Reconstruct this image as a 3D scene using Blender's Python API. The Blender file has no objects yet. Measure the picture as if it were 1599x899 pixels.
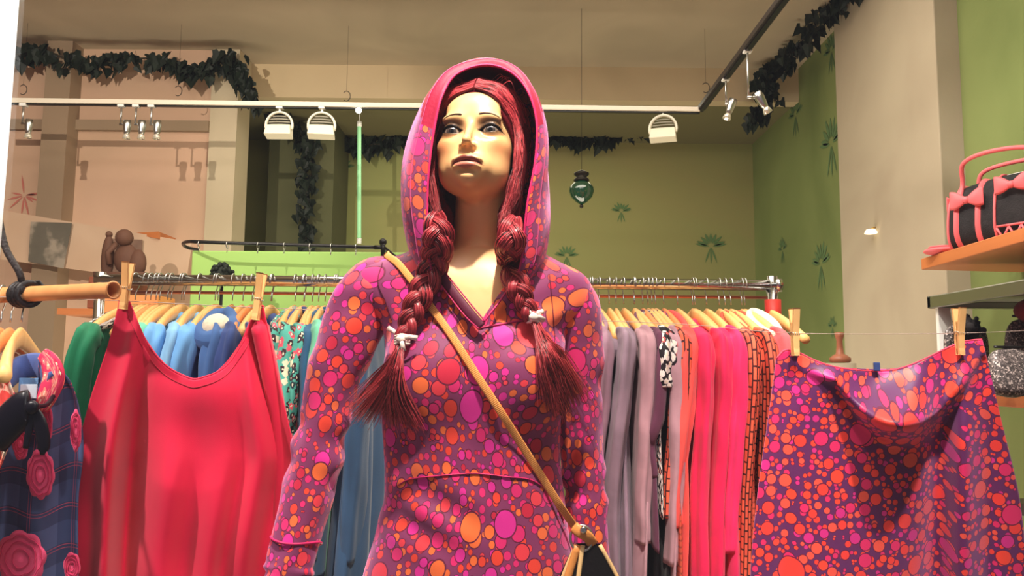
import bpy, math, random
import numpy as np
from mathutils import Vector, Matrix, Euler
random.seed(7); np.random.seed(7)
S = bpy.context.scene
C = S.collection

# ------------------------------------------------------------ camera, world, lights
FPX = 1250.0
CAMZ = 1.40
PITCH = math.radians(5.94)
ROLL = math.radians(0.5)
cam_d = bpy.data.cameras.new('camera'); cam = bpy.data.objects.new('camera', cam_d); C.objects.link(cam)
cam_d.sensor_width = 36; cam_d.lens = FPX / 1599 * 36; cam_d.clip_start = 0.02
RC = Matrix.Rotation(math.pi / 2 + PITCH, 4, 'X') @ Matrix.Rotation(ROLL, 4, 'Z')
cam.matrix_world = Matrix.Translation((0, 0, CAMZ)) @ RC
S.camera = cam
R3 = RC.to_3x3()

def at(px, py, Y):
    """world point at depth Y seen at photo pixel (px, py)"""
    d = R3 @ Vector(((px - 799.5) / FPX, (449.5 - py) / FPX, -1))
    s = Y / d.y
    return Vector((d.x * s, Y, CAMZ + d.z * s))

w = bpy.data.worlds.new('night'); S.world = w; w.use_nodes = True
w.node_tree.nodes['Background'].inputs[0].default_value = (0.75, 0.72, 0.8, 1)
w.node_tree.nodes['Background'].inputs[1].default_value = 0.16
S.view_settings.view_transform = 'Standard'; S.view_settings.look = 'None'
S.view_settings.exposure = 0.35; S.view_settings.gamma = 1; S.view_settings.use_curve_mapping = False

def lamp(name, kind, loc, energy, color=(1, .86, .68), aim=None, size=.05, spot=60, blend=.3, sy=None):
    d = bpy.data.lights.new(name, kind); d.energy = energy; d.color = color
    if kind == 'AREA':
        d.size = size
        if sy: d.shape = 'RECTANGLE'; d.size_y = sy
    else:
        d.shadow_soft_size = size
    if kind == 'SPOT': d.spot_size = math.radians(spot); d.spot_blend = blend
    o = bpy.data.objects.new(name, d); C.objects.link(o); o.location = loc
    if aim is not None:
        o.rotation_euler = (Vector(aim) - Vector(loc)).to_track_quat('-Z', 'Y').to_euler()
    return o
lamp('window_spot_light', 'SPOT', (-1.60, .05, 2.55), 230, (1, .88, .74), (-2.0, 3.9, 2.2), .012, 56, .5)
lamp('key_spot_light', 'SPOT', (.04, .70, 2.93), 185, (1, .90, .76), (-.03, 1.33, 1.62), .03, 46, .6)
lamp('front_fill_light', 'AREA', (-.1, .72, 2.95), 16, (1, .9, .84), (-.1, 1.6, 1.3), 1.8, sy=.2)
lamp('frame_fill_light', 'SPOT', (.6, -.3, 2.1), 260, (1, 1, 1), (-.44, .68, 1.72), .05, 15, .6)  # added outside spot, there only to whiten the window frame
lamp('left_spot_light', 'SPOT', (-1.60, .80, 2.85), 160, (1, .9, .82), (-1.0, 1.5, 1.2), .04, 44, .6)
lamp('right_spot_light', 'SPOT', (.75, .74, 2.95), 170, (1, .9, .84), (.95, 1.6, 1.25), .04, 46, .6)
lamp('shop_ceiling_light', 'AREA', (-.2, 2.3, 2.97), 42, (1, .9, .76), (-.2, 2.3, 0), 2.4, sy=1.0)
lamp('upward_fill_light', 'AREA', (-.4, 3.2, .30), 46, (1, .88, .70), (-.4, 2.9, 3), 3.0, sy=1.0)  # added fill out of view, lifts ceiling and walls in place of bounce
lamp('back_room_light', 'AREA', (0, 4.1, 2.75), 6, (1, .93, .7), (0, 4.3, 0), 1.6, sy=.5)
lamp('shelf_spot_light', 'SPOT', (.35, 1.2, 2.9), 70, (1, .92, .8), (1.35, 2.2, 1.55), .05, 60, .6)

# ------------------------------------------------------------ helpers
def lin(c):
    return tuple(((v / 255) / 12.92 if v / 255 <= .04045 else ((v / 255 + .055) / 1.055) ** 2.4) for v in c[:3]) + (1,)

def put(o, mat=None, parent=None):
    C.objects.link(o)
    if mat:
        for m in (mat if isinstance(mat, (list, tuple)) else [mat]): o.data.materials.append(m)
    if parent: o.parent = parent
    return o

def tag(o, label, cat, group=None):
    o['label'] = label; o['category'] = cat
    if group: o['group'] = group
    return o

def thing(name, label, cat, loc=(0, 0, 0), group=None, rz=0):
    o = bpy.data.objects.new(name, None); C.objects.link(o)
    o.location = loc; o.rotation_euler = (0, 0, rz); o.empty_display_size = .05
    return tag(o, label, cat, group)

def struct(o):
    o['kind'] = 'structure'; return o

def mesh(name, V, F, mat=None, parent=None, smooth=True, uv=None, col=None, mi=None):
    """V in world coords relative to the parent's origin if the parent is an empty placed at a location (no rotation)"""
    me = bpy.data.meshes.new(name)
    if parent is not None:
        pm = parent_world(parent)
        inv = pm.inverted()
        V = [tuple(inv @ Vector(v)) for v in V] if pm != Matrix.Identity(4) else [tuple(v) for v in V]
    else: V = [tuple(v) for v in V]
    me.from_pydata(V, [], [tuple(f) for f in F]); me.update()
    if smooth: me.shade_smooth()
    if uv is not None:
        a = me.attributes.new('cloth', 'FLOAT_VECTOR', 'POINT')
        a.data.foreach_set('vector', np.array([(u[0], u[1], u[2] if len(u) > 2 else 0) for u in uv], dtype=np.float32).ravel())
    if col is not None:
        a = me.color_attributes.new('paint', 'FLOAT_COLOR', 'POINT')
        a.data.foreach_set('color', np.asarray(col, dtype=np.float32).ravel())
    o = bpy.data.objects.new(name, me)
    put(o, mat, parent)
    if mi is not None: me.polygons.foreach_set('material_index', np.array(mi, dtype=np.int32))
    return o

def parent_world(p):
    m = Matrix.LocRotScale(p.location, p.rotation_euler, p.scale)
    while p.parent:
        p = p.parent; m = Matrix.LocRotScale(p.location, p.rotation_euler, p.scale) @ m
    return m

class MB:
    def __init__(s): s.V = []; s.F = []; s.U = []
    def add(s, V, F, U=None):
        n = len(s.V); s.V += [tuple(v) for v in V]; s.F += [tuple(i + n for i in f) for f in F]
        s.U += list(U) if U is not None else [(v[0], v[2], v[1]) for v in V]
        return s
    def box(s, a, b, rot=None, c=None):
        x0, y0, z0 = a; x1, y1, z1 = b
        V = [Vector(p) for p in ((x0,y0,z0),(x1,y0,z0),(x1,y1,z0),(x0,y1,z0),(x0,y0,z1),(x1,y0,z1),(x1,y1,z1),(x0,y1,z1))]
        if rot is not None:
            cc = Vector(c) if c else (Vector(a) + Vector(b)) / 2
            V = [rot @ (v - cc) + cc for v in V]
        return s.add(V, [(0,3,2,1),(4,5,6,7),(0,1,5,4),(1,2,6,5),(2,3,7,6),(3,0,4,7)])
    def tube(s, P, r, n=10, caps=True, closed=False, flat=None):
        V, F, U = tube(P, r, n, caps, closed, flat); return s.add(V, F, U)
    def lathe(s, c, prof, n=24, axis=(0,0,1)):
        ax = Vector(axis).normalized(); q = Vector((0,0,1)).rotation_difference(ax)
        V = []; F = []
        for (r, h) in prof:
            for k in range(n):
                a = 2 * math.pi * k / n
                V.append(Vector(c) + q @ Vector((r * math.cos(a), r * math.sin(a), h)))
        m = len(prof)
        for i in range(m - 1):
            for k in range(n):
                k2 = (k + 1) % n; F.append((i*n+k, i*n+k2, (i+1)*n+k2, (i+1)*n+k))
        F.append(tuple(range(n - 1, -1, -1))); F.append(tuple((m-1)*n + k for k in range(n)))
        return s.add(V, F)
    def ball(s, c, r, n=14, rot=None):
        r = (r, r, r) if not hasattr(r, '__len__') else r
        V = []; F = []; m = n // 2 + 1
        for i in range(m + 1):
            t = math.pi * i / m
            for k in range(n):
                a = 2 * math.pi * k / n
                p = Vector((r[0]*math.sin(t)*math.cos(a), r[1]*math.sin(t)*math.sin(a), r[2]*math.cos(t)))
                if rot is not None: p = rot @ p
                V.append(Vector(c) + p)
        for i in range(m):
            for k in range(n):
                k2 = (k + 1) % n; F.append((i*n+k, (i+1)*n+k, (i+1)*n+k2, i*n+k2))
        return s.add(V, F)
    def build(s, name, mat, parent=None, smooth=True, bevel=None):
        o = mesh(name, s.V, s.F, mat, parent, smooth, s.U)
        if bevel:
            b = o.modifiers.new('bevel', 'BEVEL'); b.width = bevel; b.segments = 2; b.limit_method = 'ANGLE'
            if smooth: bpy_autosmooth(o)
        return o

def bpy_autosmooth(o):
    w_ = o.modifiers.new('wn', 'WEIGHTED_NORMAL'); w_.keep_sharp = True

def spline(P, n, closed=False):
    """Catmull-Rom through P with n samples"""
    P = [np.array(p, float) for p in P]; m = len(P)
    out = []
    for i in range(n):
        t = i / (n if closed else n - 1) * (m if closed else m - 1)
        k = min(int(t), m - 1 if closed else m - 2); f = t - k
        if closed: a, b, c, d = P[(k-1) % m], P[k % m], P[(k+1) % m], P[(k+2) % m]
        else:
            b, c = P[k], P[k+1]; a = P[k-1] if k > 0 else 2*b - c; d = P[k+2] if k + 2 < m else 2*c - b
        out.append(.5 * ((2*b) + (c - a)*f + (2*a - 5*b + 4*c - d)*f*f + (3*b - a - 3*c + d)*f**3))
    return out

def tube(P, r, n=10, caps=True, closed=False, flat=None):
    P = [Vector(p) for p in P]; m = len(P)
    R = [float(q) for q in r] if hasattr(r, "__len__") else [float(r)] * m
    T = []
    for i in range(m):
        if closed: t = P[(i+1) % m] - P[i-1]
        else: t = P[min(i+1, m-1)] - P[max(i-1, 0)]
        T.append(t.normalized() if t.length > 1e-9 else Vector((0,0,1)))
    up = Vector(flat[2]) if flat and len(flat) > 2 else (Vector((0,0,1)) if abs(T[0].z) < .9 else Vector((1,0,0)))
    N = (up - T[0]*up.dot(T[0])).normalized()
    V = []; F = []; U = []; L = 0
    fx, fy = (flat[0], flat[1]) if flat else (1, 1)
    for i in range(m):
        if i:
            L += (P[i] - P[i-1]).length
            if flat and len(flat) > 2: N = up
            N = (N - T[i]*N.dot(T[i])); N = N.normalized() if N.length > 1e-6 else T[i].orthogonal().normalized()
        B = T[i].cross(N)
        for k in range(n):
            a = 2 * math.pi * k / n
            V.append(P[i] + (N*(fx*math.cos(a)) + B*(fy*math.sin(a)))*R[i]); U.append((a * .04, -L, 0))
    for i in range(m if closed else m - 1):
        i2 = (i + 1) % m
        for k in range(n):
            k2 = (k+1) % n; F.append((i*n+k, i*n+k2, i2*n+k2, i2*n+k))
    if caps and not closed:
        F.append(tuple(range(n-1, -1, -1))); F.append(tuple((m-1)*n + k for k in range(n)))
    return V, F, U

def grid(P, cu=False):
    """P[i][j] -> verts, faces"""
    nu, nv = len(P), len(P[0]); V = [p for row in P for p in row]; F = []
    for i in range(nu if cu else nu - 1):
        i2 = (i+1) % nu
        for j in range(nv - 1): F.append((i*nv+j, i2*nv+j, i2*nv+j+1, i*nv+j+1))
    return V, F

def interp(tab, x):
    xs = [t[0] for t in tab]; return float(np.interp(x, xs, [t[1] for t in tab]))
def sinterp(tab, x, col=1):
    """smooth (monotone-ish cubic) interpolation"""
    n = len(tab)
    if x <= tab[0][0]: return tab[0][col]
    if x >= tab[-1][0]: return tab[-1][col]
    k = max(i for i in range(n) if tab[i][0] <= x); k = min(k, n-2)
    x0, x1 = tab[k][0], tab[k+1][0]; f = (x-x0)/(x1-x0)
    def sl(i):
        if i == 0: return (tab[1][col]-tab[0][col])/(tab[1][0]-tab[0][0])
        if i == n-1: return (tab[-1][col]-tab[-2][col])/(tab[-1][0]-tab[-2][0])
        return (tab[i+1][col]-tab[i-1][col])/(tab[i+1][0]-tab[i-1][0])
    h = x1-x0; a, b = tab[k][col], tab[k+1][col]; m0, m1 = sl(k)*h, sl(k+1)*h
    return (2*f**3-3*f*f+1)*a+(f**3-2*f*f+f)*m0+(-2*f**3+3*f*f)*b+(f**3-f*f)*m1

# ------------------------------------------------------------ SDF tools
def sell(P, c, r):
    q = [(P[i] - c[i]) for i in range(3)]
    k0 = np.sqrt(sum((q[i] / r[i])**2 for i in range(3))) + 1e-9
    k1 = np.sqrt(sum((q[i] / r[i]**2)**2 for i in range(3))) + 1e-9
    return k0 * (k0 - 1) / k1
def scap(P, a, b, ra, rb, sq=None):
    a = np.array(a, float); b = np.array(b, float); ab = b - a
    q = [P[i] - a[i] for i in range(3)]
    t = np.clip(sum(q[i]*ab[i] for i in range(3)) / ab.dot(ab), 0, 1)
    d = [q[i] - t*ab[i] for i in range(3)]
    if sq: d = [d[i]*sq[i] for i in range(3)]
    return np.sqrt(sum(x*x for x in d)) - (ra + (rb-ra)*t)
def smin(a, b, k):
    h = np.clip(.5 + .5*(b-a)/k, 0, 1); return b*(1-h) + a*h - k*h*(1-h)
def smax(a, b, k): return -smin(-a, -b, k)

def surfnet(f, xs, ys, zs):
    X, Y, Z = np.meshgrid(xs, ys, zs, indexing='ij')
    D = f((X, Y, Z)).astype(np.float32)
    G = (xs, ys, zs); sh = D.shape
    acc = np.zeros((sh[0]-1, sh[1]-1, sh[2]-1, 3), np.float32); cnt = np.zeros(acc.shape[:3], np.float32)
    inside = D < 0; quads = []
    masks = []
    for ax in range(3):
        sl0 = [slice(None)]*3; sl1 = [slice(None)]*3; sl0[ax] = slice(0, -1); sl1[ax] = slice(1, None)
        d0 = D[tuple(sl0)]; d1 = D[tuple(sl1)]; m = inside[tuple(sl0)] != inside[tuple(sl1)]
        masks.append((m, inside[tuple(sl0)]))
        t = np.where(m, d0 / np.where(m, d0 - d1, 1), 0)
        pos = []
        for q in range(3):
            A = (X, Y, Z)[q]
            a0 = A[tuple(sl0)]; a1 = A[tuple(sl1)]
            pos.append(np.where(m, a0 + (a1-a0)*t, 0))
        o = [q for q in range(3) if q != ax]
        for e0 in (0, 1):
            for e1 in (0, 1):
                s = [slice(None)]*3
                s[o[0]] = slice(e0, sh[o[0]]-1+e0); s[o[1]] = slice(e1, sh[o[1]]-1+e1)
                for q in range(3): acc[..., q] += pos[q][tuple(s)]
                cnt += m[tuple(s)]
    act = cnt > 0
    idx = -np.ones(act.shape, np.int64); idx[act] = np.arange(act.sum())
    V = acc[act] / cnt[act][:, None]
    F = []
    for ax in range(3):
        m, ins = masks[ax]; o = [(ax+1) % 3, (ax+2) % 3]
        I = np.argwhere(m)
        ok = (I[:, o[0]] > 0) & (I[:, o[1]] > 0) & (I[:, o[0]] < sh[o[0]]-1) & (I[:, o[1]] < sh[o[1]]-1)
        I = I[ok]; s = ins[tuple(I.T)]
        def cell(a, b):
            J = I.copy(); J[:, o[0]] -= a; J[:, o[1]] -= b; return idx[tuple(J.T)]
        q = np.stack([cell(1,1), cell(0,1), cell(0,0), cell(1,0)], 1)
        q[~s] = q[~s][:, ::-1]
        F.append(q)
    return V, np.concatenate(F)
def ax(*segs):
    out = []
    for (a, b, st) in segs: out += list(np.arange(a, b - 1e-9, st))
    out.append(segs[-1][1]); return np.array(out)

# ------------------------------------------------------------ materials
def M(name, col, rough=.7, metal=0, bump=0, bscale=200, var=0, vscale=8, spec=.3, sheen=0, emit=None, trans=0, coat=0):
    m = bpy.data.materials.new(name); m.use_nodes = True; nt = m.node_tree; b = nt.nodes['Principled BSDF']
    b.inputs['Base Color'].default_value = lin(col); b.inputs['Roughness'].default_value = rough
    b.inputs['Metallic'].default_value = metal; b.inputs['Specular IOR Level'].default_value = spec
    if sheen: b.inputs['Sheen Weight'].default_value = sheen
    if trans: b.inputs['Transmission Weight'].default_value = trans
    if coat: b.inputs['Coat Weight'].default_value = coat
    if emit: b.inputs['Emission Color'].default_value = lin(emit[0]); b.inputs['Emission Strength'].default_value = emit[1]
    tc = nt.nodes.new('ShaderNodeTexCoord')
    if var:
        n = nt.nodes.new('ShaderNodeTexNoise'); n.inputs['Scale'].default_value = vscale; n.inputs['Detail'].default_value = 5
        nt.links.new(tc.outputs['Object'], n.inputs['Vector'])
        mx = nt.nodes.new('ShaderNodeMix'); mx.data_type = 'RGBA'
        a = lin(col); mx.inputs[6].default_value = tuple(v*(1-var) for v in a[:3])+(1,); mx.inputs[7].default_value = tuple(min(1, v*(1+var)) for v in a[:3])+(1,)
        r = nt.nodes.new('ShaderNodeMapRange'); r.inputs[1].default_value = .3; r.inputs[2].default_value = .7
        nt.links.new(n.outputs[0], r.inputs[0]); nt.links.new(r.outputs[0], mx.inputs[0]); nt.links.new(mx.outputs[2], b.inputs['Base Color'])
    if bump:
        n = nt.nodes.new('ShaderNodeTexNoise'); n.inputs['Scale'].default_value = bscale; n.inputs['Detail'].default_value = 4
        nt.links.new(tc.outputs['Object'], n.inputs['Vector'])
        bp = nt.nodes.new('ShaderNodeBump'); bp.inputs['Strength'].default_value = bump; bp.inputs['Distance'].default_value = .003
        nt.links.new(n.outputs[0], bp.inputs['Height']); nt.links.new(bp.outputs[0], b.inputs['Normal'])
    return m

class NT:
    """tiny node helper"""
    def __init__(s, name, rough=.6):
        s.m = bpy.data.materials.new(name); s.m.use_nodes = True; s.nt = s.m.node_tree
        s.b = s.nt.nodes['Principled BSDF']; s.b.inputs['Roughness'].default_value = rough
        s.b.inputs['Specular IOR Level'].default_value = .3
    def n(s, t, **k):
        x = s.nt.nodes.new(t)
        for a, v in k.items(): setattr(x, a, v)
        return x
    def set(s, sock, v):
        if hasattr(v, 'node') or isinstance(v, bpy.types.NodeSocket): s.nt.links.new(v, sock)
        else: sock.default_value = v
    def math(s, op, a, b=0, c=None):
        x = s.n('ShaderNodeMath', operation=op); s.set(x.inputs[0], a); s.set(x.inputs[1], b)
        if c is not None: s.set(x.inputs[2], c)
        return x.outputs[0]
    def mix(s, f, a, b):
        x = s.n('ShaderNodeMix', data_type='RGBA'); s.set(x.inputs[0], f); s.set(x.inputs[6], a); s.set(x.inputs[7], b); return x.outputs[2]
    def attr(s, nm):
        return s.n('ShaderNodeAttribute', attribute_name=nm).outputs['Vector']
    def ramp(s, f, stops, const=True):
        x = s.n('ShaderNodeValToRGB'); cr = x.color_ramp; cr.interpolation = 'CONSTANT' if const else 'LINEAR'
        while len(cr.elements) < len(stops): cr.elements.new(.5)
        for e, (p, c) in zip(cr.elements, stops): e.position = p; e.color = lin(c)
        s.set(x.inputs[0], f); return x.outputs[0]
    def base(s, c): s.set(s.b.inputs['Base Color'], c); return s
    def bump(s, h, st=.3, dist=.002):
        bp = s.n('ShaderNodeBump'); bp.inputs['Strength'].default_value = st; bp.inputs['Distance'].default_value = dist
        s.set(bp.inputs['Height'], h); s.nt.links.new(bp.outputs[0], s.b.inputs['Normal'])

def dots_mat(name, small, big, base, base2, stops, bigfrac=.35, rough=.42):
    t = NT(name, rough); uv = t.attr('cloth')
    def layer(scale, k, edge, off):
        mp = t.n('ShaderNodeVectorMath', operation='ADD'); t.set(mp.inputs[0], uv); mp.inputs[1].default_value = off
        v1 = t.n('ShaderNodeTexVoronoi', voronoi_dimensions='2D', feature='F1')
        v2 = t.n('ShaderNodeTexVoronoi', voronoi_dimensions='2D', feature='N_SPHERE_RADIUS')
        for v in (v1, v2):
            v.inputs['Scale'].default_value = scale; v.inputs['Randomness'].default_value = .93; t.set(v.inputs['Vector'], mp.outputs[0])
        r = t.math('MULTIPLY', v2.outputs['Radius'], k)
        ins = t.math('LESS_THAN', v1.outputs['Distance'], r)
        rim = t.math('LESS_THAN', v1.outputs['Distance'], t.math('ADD', r, edge))
        sep = t.n('ShaderNodeSeparateColor'); t.set(sep.inputs[0], v1.outputs['Color'])
        return ins, rim, sep.outputs[0], sep.outputs[1]
    i0, r0, c0, _ = layer(small*1.9, .86, .05, (3.1, 1.7, 0))
    i1, r1, c1, _ = layer(small, .86, .055, (0, 0, 0))
    i2, r2, c2, g2 = layer(big, .9, .04, (1.37, .61, 0))
    sel = t.math('LESS_THAN', g2, bigfrac); i2 = t.math('MULTIPLY', i2, sel); r2 = t.math('MULTIPLY', r2, sel)
    nz = t.n('ShaderNodeTexNoise'); nz.inputs['Scale'].default_value = 9; t.set(nz.inputs['Vector'], uv)
    bcol = t.mix(nz.outputs[0], lin(base), lin(base2))
    outl = lin((96, 10, 48))
    c = t.mix(r0, bcol, outl); c = t.mix(i0, c, t.ramp(c0, stops))
    c = t.mix(r1, c, outl); c = t.mix(i1, c, t.ramp(c1, stops))
    c = t.mix(r2, c, outl); c = t.mix(i2, c, t.ramp(c2, stops))
    t.base(c)
    n2 = t.n('ShaderNodeTexNoise'); n2.inputs['Scale'].default_value = 420; t.set(n2.inputs['Vector'], uv); t.bump(n2.outputs[0], .12, .001)
    t.b.inputs['Sheen Weight'].default_value = .5; t.b.inputs['Sheen Tint'].default_value = (1, .5, .9, 1)
    return t.m
DRESS = dots_mat('dotted jersey', 31, 17, (150, 58, 106), (108, 38, 80),
    [(0, (238, 66, 40)), (.2, (226, 36, 112)), (.42, (236, 60, 70)), (.58, (246, 112, 50)), (.74, (224, 40, 150)), (.9, (205, 30, 60))], .28, .6)
SKIRT = dots_mat('dotted skirt cloth', 36, 20, (104, 32, 82), (84, 34, 92),
    [(0, (244, 62, 44)), (.3, (240, 84, 60)), (.5, (226, 38, 98)), (.68, (248, 70, 40)), (.85, (214, 40, 130))], .2)

def cloth(name, col, rough=.8, var=.12, bump=.25, sc=500):
    return M(name, col, rough, bump=bump, bscale=sc, var=var, vscale=14, spec=.2, sheen=.15)
def brick_mat(name, a, b, mort):
    t = NT(name, .75); uv = t.attr('cloth')
    x = t.n('ShaderNodeTexBrick'); x.offset_frequency = 2; x.squash = 1.0
    rot = t.n('ShaderNodeMapping'); rot.inputs['Rotation'].default_value = (0, 0, math.pi/2); t.set(rot.inputs['Vector'], uv)
    t.set(x.inputs['Vector'], rot.outputs[0])
    x.inputs['Scale'].default_value = 1; x.inputs['Brick Width'].default_value = .030; x.inputs['Row Height'].default_value = .014
    x.inputs['Mortar Size'].default_value = .0022; x.inputs['Mortar Smooth'].default_value = .1
    x.inputs['Color1'].default_value = lin(a); x.inputs['Color2'].default_value = lin(b); x.inputs['Mortar'].default_value = lin(mort)
    t.base(x.outputs[0]); return t.m
def floral_mat(name, base, cols, scale=28):
    t = NT(name, .75); uv = t.attr('cloth')
    v = t.n('ShaderNodeTexVoronoi', voronoi_dimensions='2D'); v.inputs['Scale'].default_value = scale; t.set(v.inputs['Vector'], uv)
    nz = t.n('ShaderNodeTexNoise'); nz.inputs['Scale'].default_value = scale*2.5; t.set(nz.inputs['Vector'], uv)
    d = t.math('ADD', v.outputs['Distance'], t.math('MULTIPLY', t.math('SUBTRACT', nz.outputs[0], .5), .8))
    sep = t.n('ShaderNodeSeparateColor'); t.set(sep.inputs[0], v.outputs['Color'])
    c = t.mix(t.math('LESS_THAN', d, .42), lin(base), t.ramp(sep.outputs[0], cols))
    c = t.mix(t.math('LESS_THAN', d, .12), c, lin((240, 230, 200)))
    t.base(c); return t.m
def plaid_mat(name):
    t = NT(name, .7); uv = t.attr('cloth')
    sep = t.n('ShaderNodeSeparateXYZ'); t.set(sep.inputs[0], uv)
    def lines(v, per, w, off=0):
        f = t.math('FRACT', t.math('ADD', t.math('DIVIDE', v, per), off)); return t.math('LESS_THAN', f, w)
    x, y = sep.outputs[0], sep.outputs[1]
    c = t.mix(lines(x, .07, .45), lin((84, 98, 142)), lin((66, 78, 120)))
    c = t.mix(t.math('MULTIPLY', lines(y, .07, .45), .5), c, lin((44, 46, 78)))
    for (v, o) in ((x, .6), (x, .68), (y, .6), (y, .68)):
        c = t.mix(t.math('MULTIPLY', lines(v, .07, .022, o), .5), c, lin((214, 90, 110)))
    t.base(c); return t.m

def wood(name, a, b, rough=.45, sc=6, stretch=(1, 12, 1)):
    t = NT(name, rough)
    tc = t.n('ShaderNodeTexCoord'); mp = t.n('ShaderNodeMapping'); mp.inputs['Scale'].default_value = stretch
    t.set(mp.inputs['Vector'], tc.outputs['Object'])
    n = t.n('ShaderNodeTexNoise'); n.inputs['Scale'].default_value = sc; n.inputs['Detail'].default_value = 6; t.set(n.inputs['Vector'], mp.outputs[0])
    t.base(t.mix(n.outputs[0], lin(a), lin(b))); t.b.inputs['Coat Weight'].default_value = .15
    return t.m

HANGW = wood('beech wood', (250, 200, 128), (228, 162, 92))
HANGW2 = wood('orange hanger wood', (240, 160, 96), (214, 122, 66))
PEG = wood('peg wood', (240, 196, 132), (214, 158, 92), .6)
BAMBOO = wood('bamboo', (232, 168, 108), (206, 134, 78), .35, 5, (10, 1, 10))
SHELFW = wood('shelf wood', (206, 128, 72), (178, 100, 54), .5, 5, (1, .3, 12))
CHROME = M('chrome', (214, 212, 208), .16, 1)
STEEL = M('brushed steel', (190, 190, 186), .3, 1)
BLACK = M('black lacquer', (18, 17, 16), .35)
WHITEM = M('white enamel', (232, 232, 226), .4)
IVY = M('ivy leaf', (24, 34, 24), .55, var=.4, vscale=30)
# ------------------------------------------------------------ room shell
WZ = 1.6 + CAMZ                     # ceiling height
XR = 1.50
def wall_mat(name, a, b, sc=1.6, motif=False):
    t = NT(name, .85); tc = t.n('ShaderNodeTexCoord')
    n = t.n('ShaderNodeTexNoise'); n.inputs['Scale'].default_value = sc; n.inputs['Detail'].default_value = 5; n.inputs['Distortion'].default_value = .8
    t.set(n.inputs['Vector'], tc.outputs['Object'])
    mr = t.n('ShaderNodeMapRange'); mr.inputs[1].default_value = .32; mr.inputs[2].default_value = .68; t.set(mr.inputs[0], n.outputs[0])
    t.base(t.mix(mr.outputs[0], lin(a), lin(b)))
    n2 = t.n('ShaderNodeTexNoise'); n2.inputs['Scale'].default_value = 60; t.set(n2.inputs['Vector'], tc.outputs['Object']); t.bump(n2.outputs[0], .15, .003)
    return t.m
CEIL = wall_mat('ceiling plaster', (176, 160, 134), (158, 144, 120))
BEAM = wall_mat('beam plaster', (206, 186, 150), (190, 170, 136))
PINK = wall_mat('pink wash plaster', (204, 168, 142), (186, 156, 128), 1.2)
PALE = wall_mat('cream plaster', (198, 184, 156), (186, 172, 144))
TAUPE = wall_mat('taupe plaster', (150, 128, 104), (140, 120, 96))
DKG = wall_mat('dark olive paint', (92, 92, 62), (80, 82, 52))
OLIVE = wall_mat('olive wash paint', (136, 142, 86), (146, 138, 88), .9)
GREEN = wall_mat('leaf green wash paint', (134, 146, 88), (106, 120, 66), 1.1)
PILL = wall_mat('stone plaster', (180, 168, 144), (164, 150, 128), 1.5)

def sbox(name, a, b, mat, bevel=None):
    m = MB(); m.box(a, b); return struct(m.build(name, mat, None, False, bevel))
sbox('floor', (-4, .4, -.1), (2.0, 6, 0), wood('floor boards', (120, 84, 54), (92, 62, 40), .5))
sbox('ceiling', (-4, .4, WZ), (2.0, 4.1, WZ + .1), CEIL)
sbox('ceiling_lower', (-4, 4.1, 2.83), (2.0, 6, 2.93), M('low ceiling paint', (112, 106, 70), .9))
sbox('trim_beam', (-4, 4.08, 2.82), (2.0, 4.16, WZ), BEAM)
sbox('wall_back', (-4, 4.9, 0), (2.0, 5.0, 2.83), OLIVE)
sbox('wall_right', (XR, .4, 0), (XR + .1, 4.9, WZ), GREEN)
pl = at(1318, 100, 3.41).x
sbox('trim_pillar', (1.42, 2.60, 0), (1.52, 3.42, WZ), PILL, .004)
XA = at(365, 300, 3.9).x
sbox('wall_left', (-4, 3.9, 0), (XA, 4.08, WZ), PINK)
sbox('trim_corner', (at(322, 300, 3.885).x, 3.885, 0), (XA + .005, 4.07, WZ - .001), PALE)
sbox('trim_column', (at(58, 300, 3.80).x, 3.80, 0), (at(98, 300, 3.80).x, 3.91, WZ), TAUPE)
sbox('dark_band', (-4, 3.87, at(200, 203, 3.87).z), (at(322, 300, 3.885).x, 3.91, at(200, 187, 3.87).z), TAUPE)  # darker taupe strip across the left wall
sbox('wall_recess', (XA - .02, 4.5, 0), (at(520, 300, 4.5).x, 4.9, 2.83), DKG)
sbox('wall_side_left', (-4.1, .4, 0), (-4, 6, WZ), PINK)
sbox('wall_window_plinth', (-2.2, .62, 0), (1.5, .74, .20), WHITEM)
sbox('floor_platform', (-2.4, .74, 0), (1.5, 1.95, .20), wood('platform boards', (176, 150, 116), (150, 124, 92), .55))
# the shop window: a pane and its white frame
gl = NT('window glass', .02)
nt = gl.nt; tr = nt.nodes.new('ShaderNodeBsdfTransparent'); gs = nt.nodes.new('ShaderNodeBsdfGlossy'); gs.inputs['Roughness'].default_value = .02
mxs = nt.nodes.new('ShaderNodeMixShader'); mxs.inputs[0].default_value = .035
nt.links.new(tr.outputs[0], mxs.inputs[1]); nt.links.new(gs.outputs[0], mxs.inputs[2]); nt.links.new(mxs.outputs[0], nt.nodes['Material Output'].inputs[0])
xf = at(-6, 60, .68).x
sbox('window_1', (xf, .678, .20), (1.5, .684, WZ), gl.m)
sbox('window_frame', (xf - .08, .65, .20), (xf, .71, WZ), WHITEM, .003)

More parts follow.
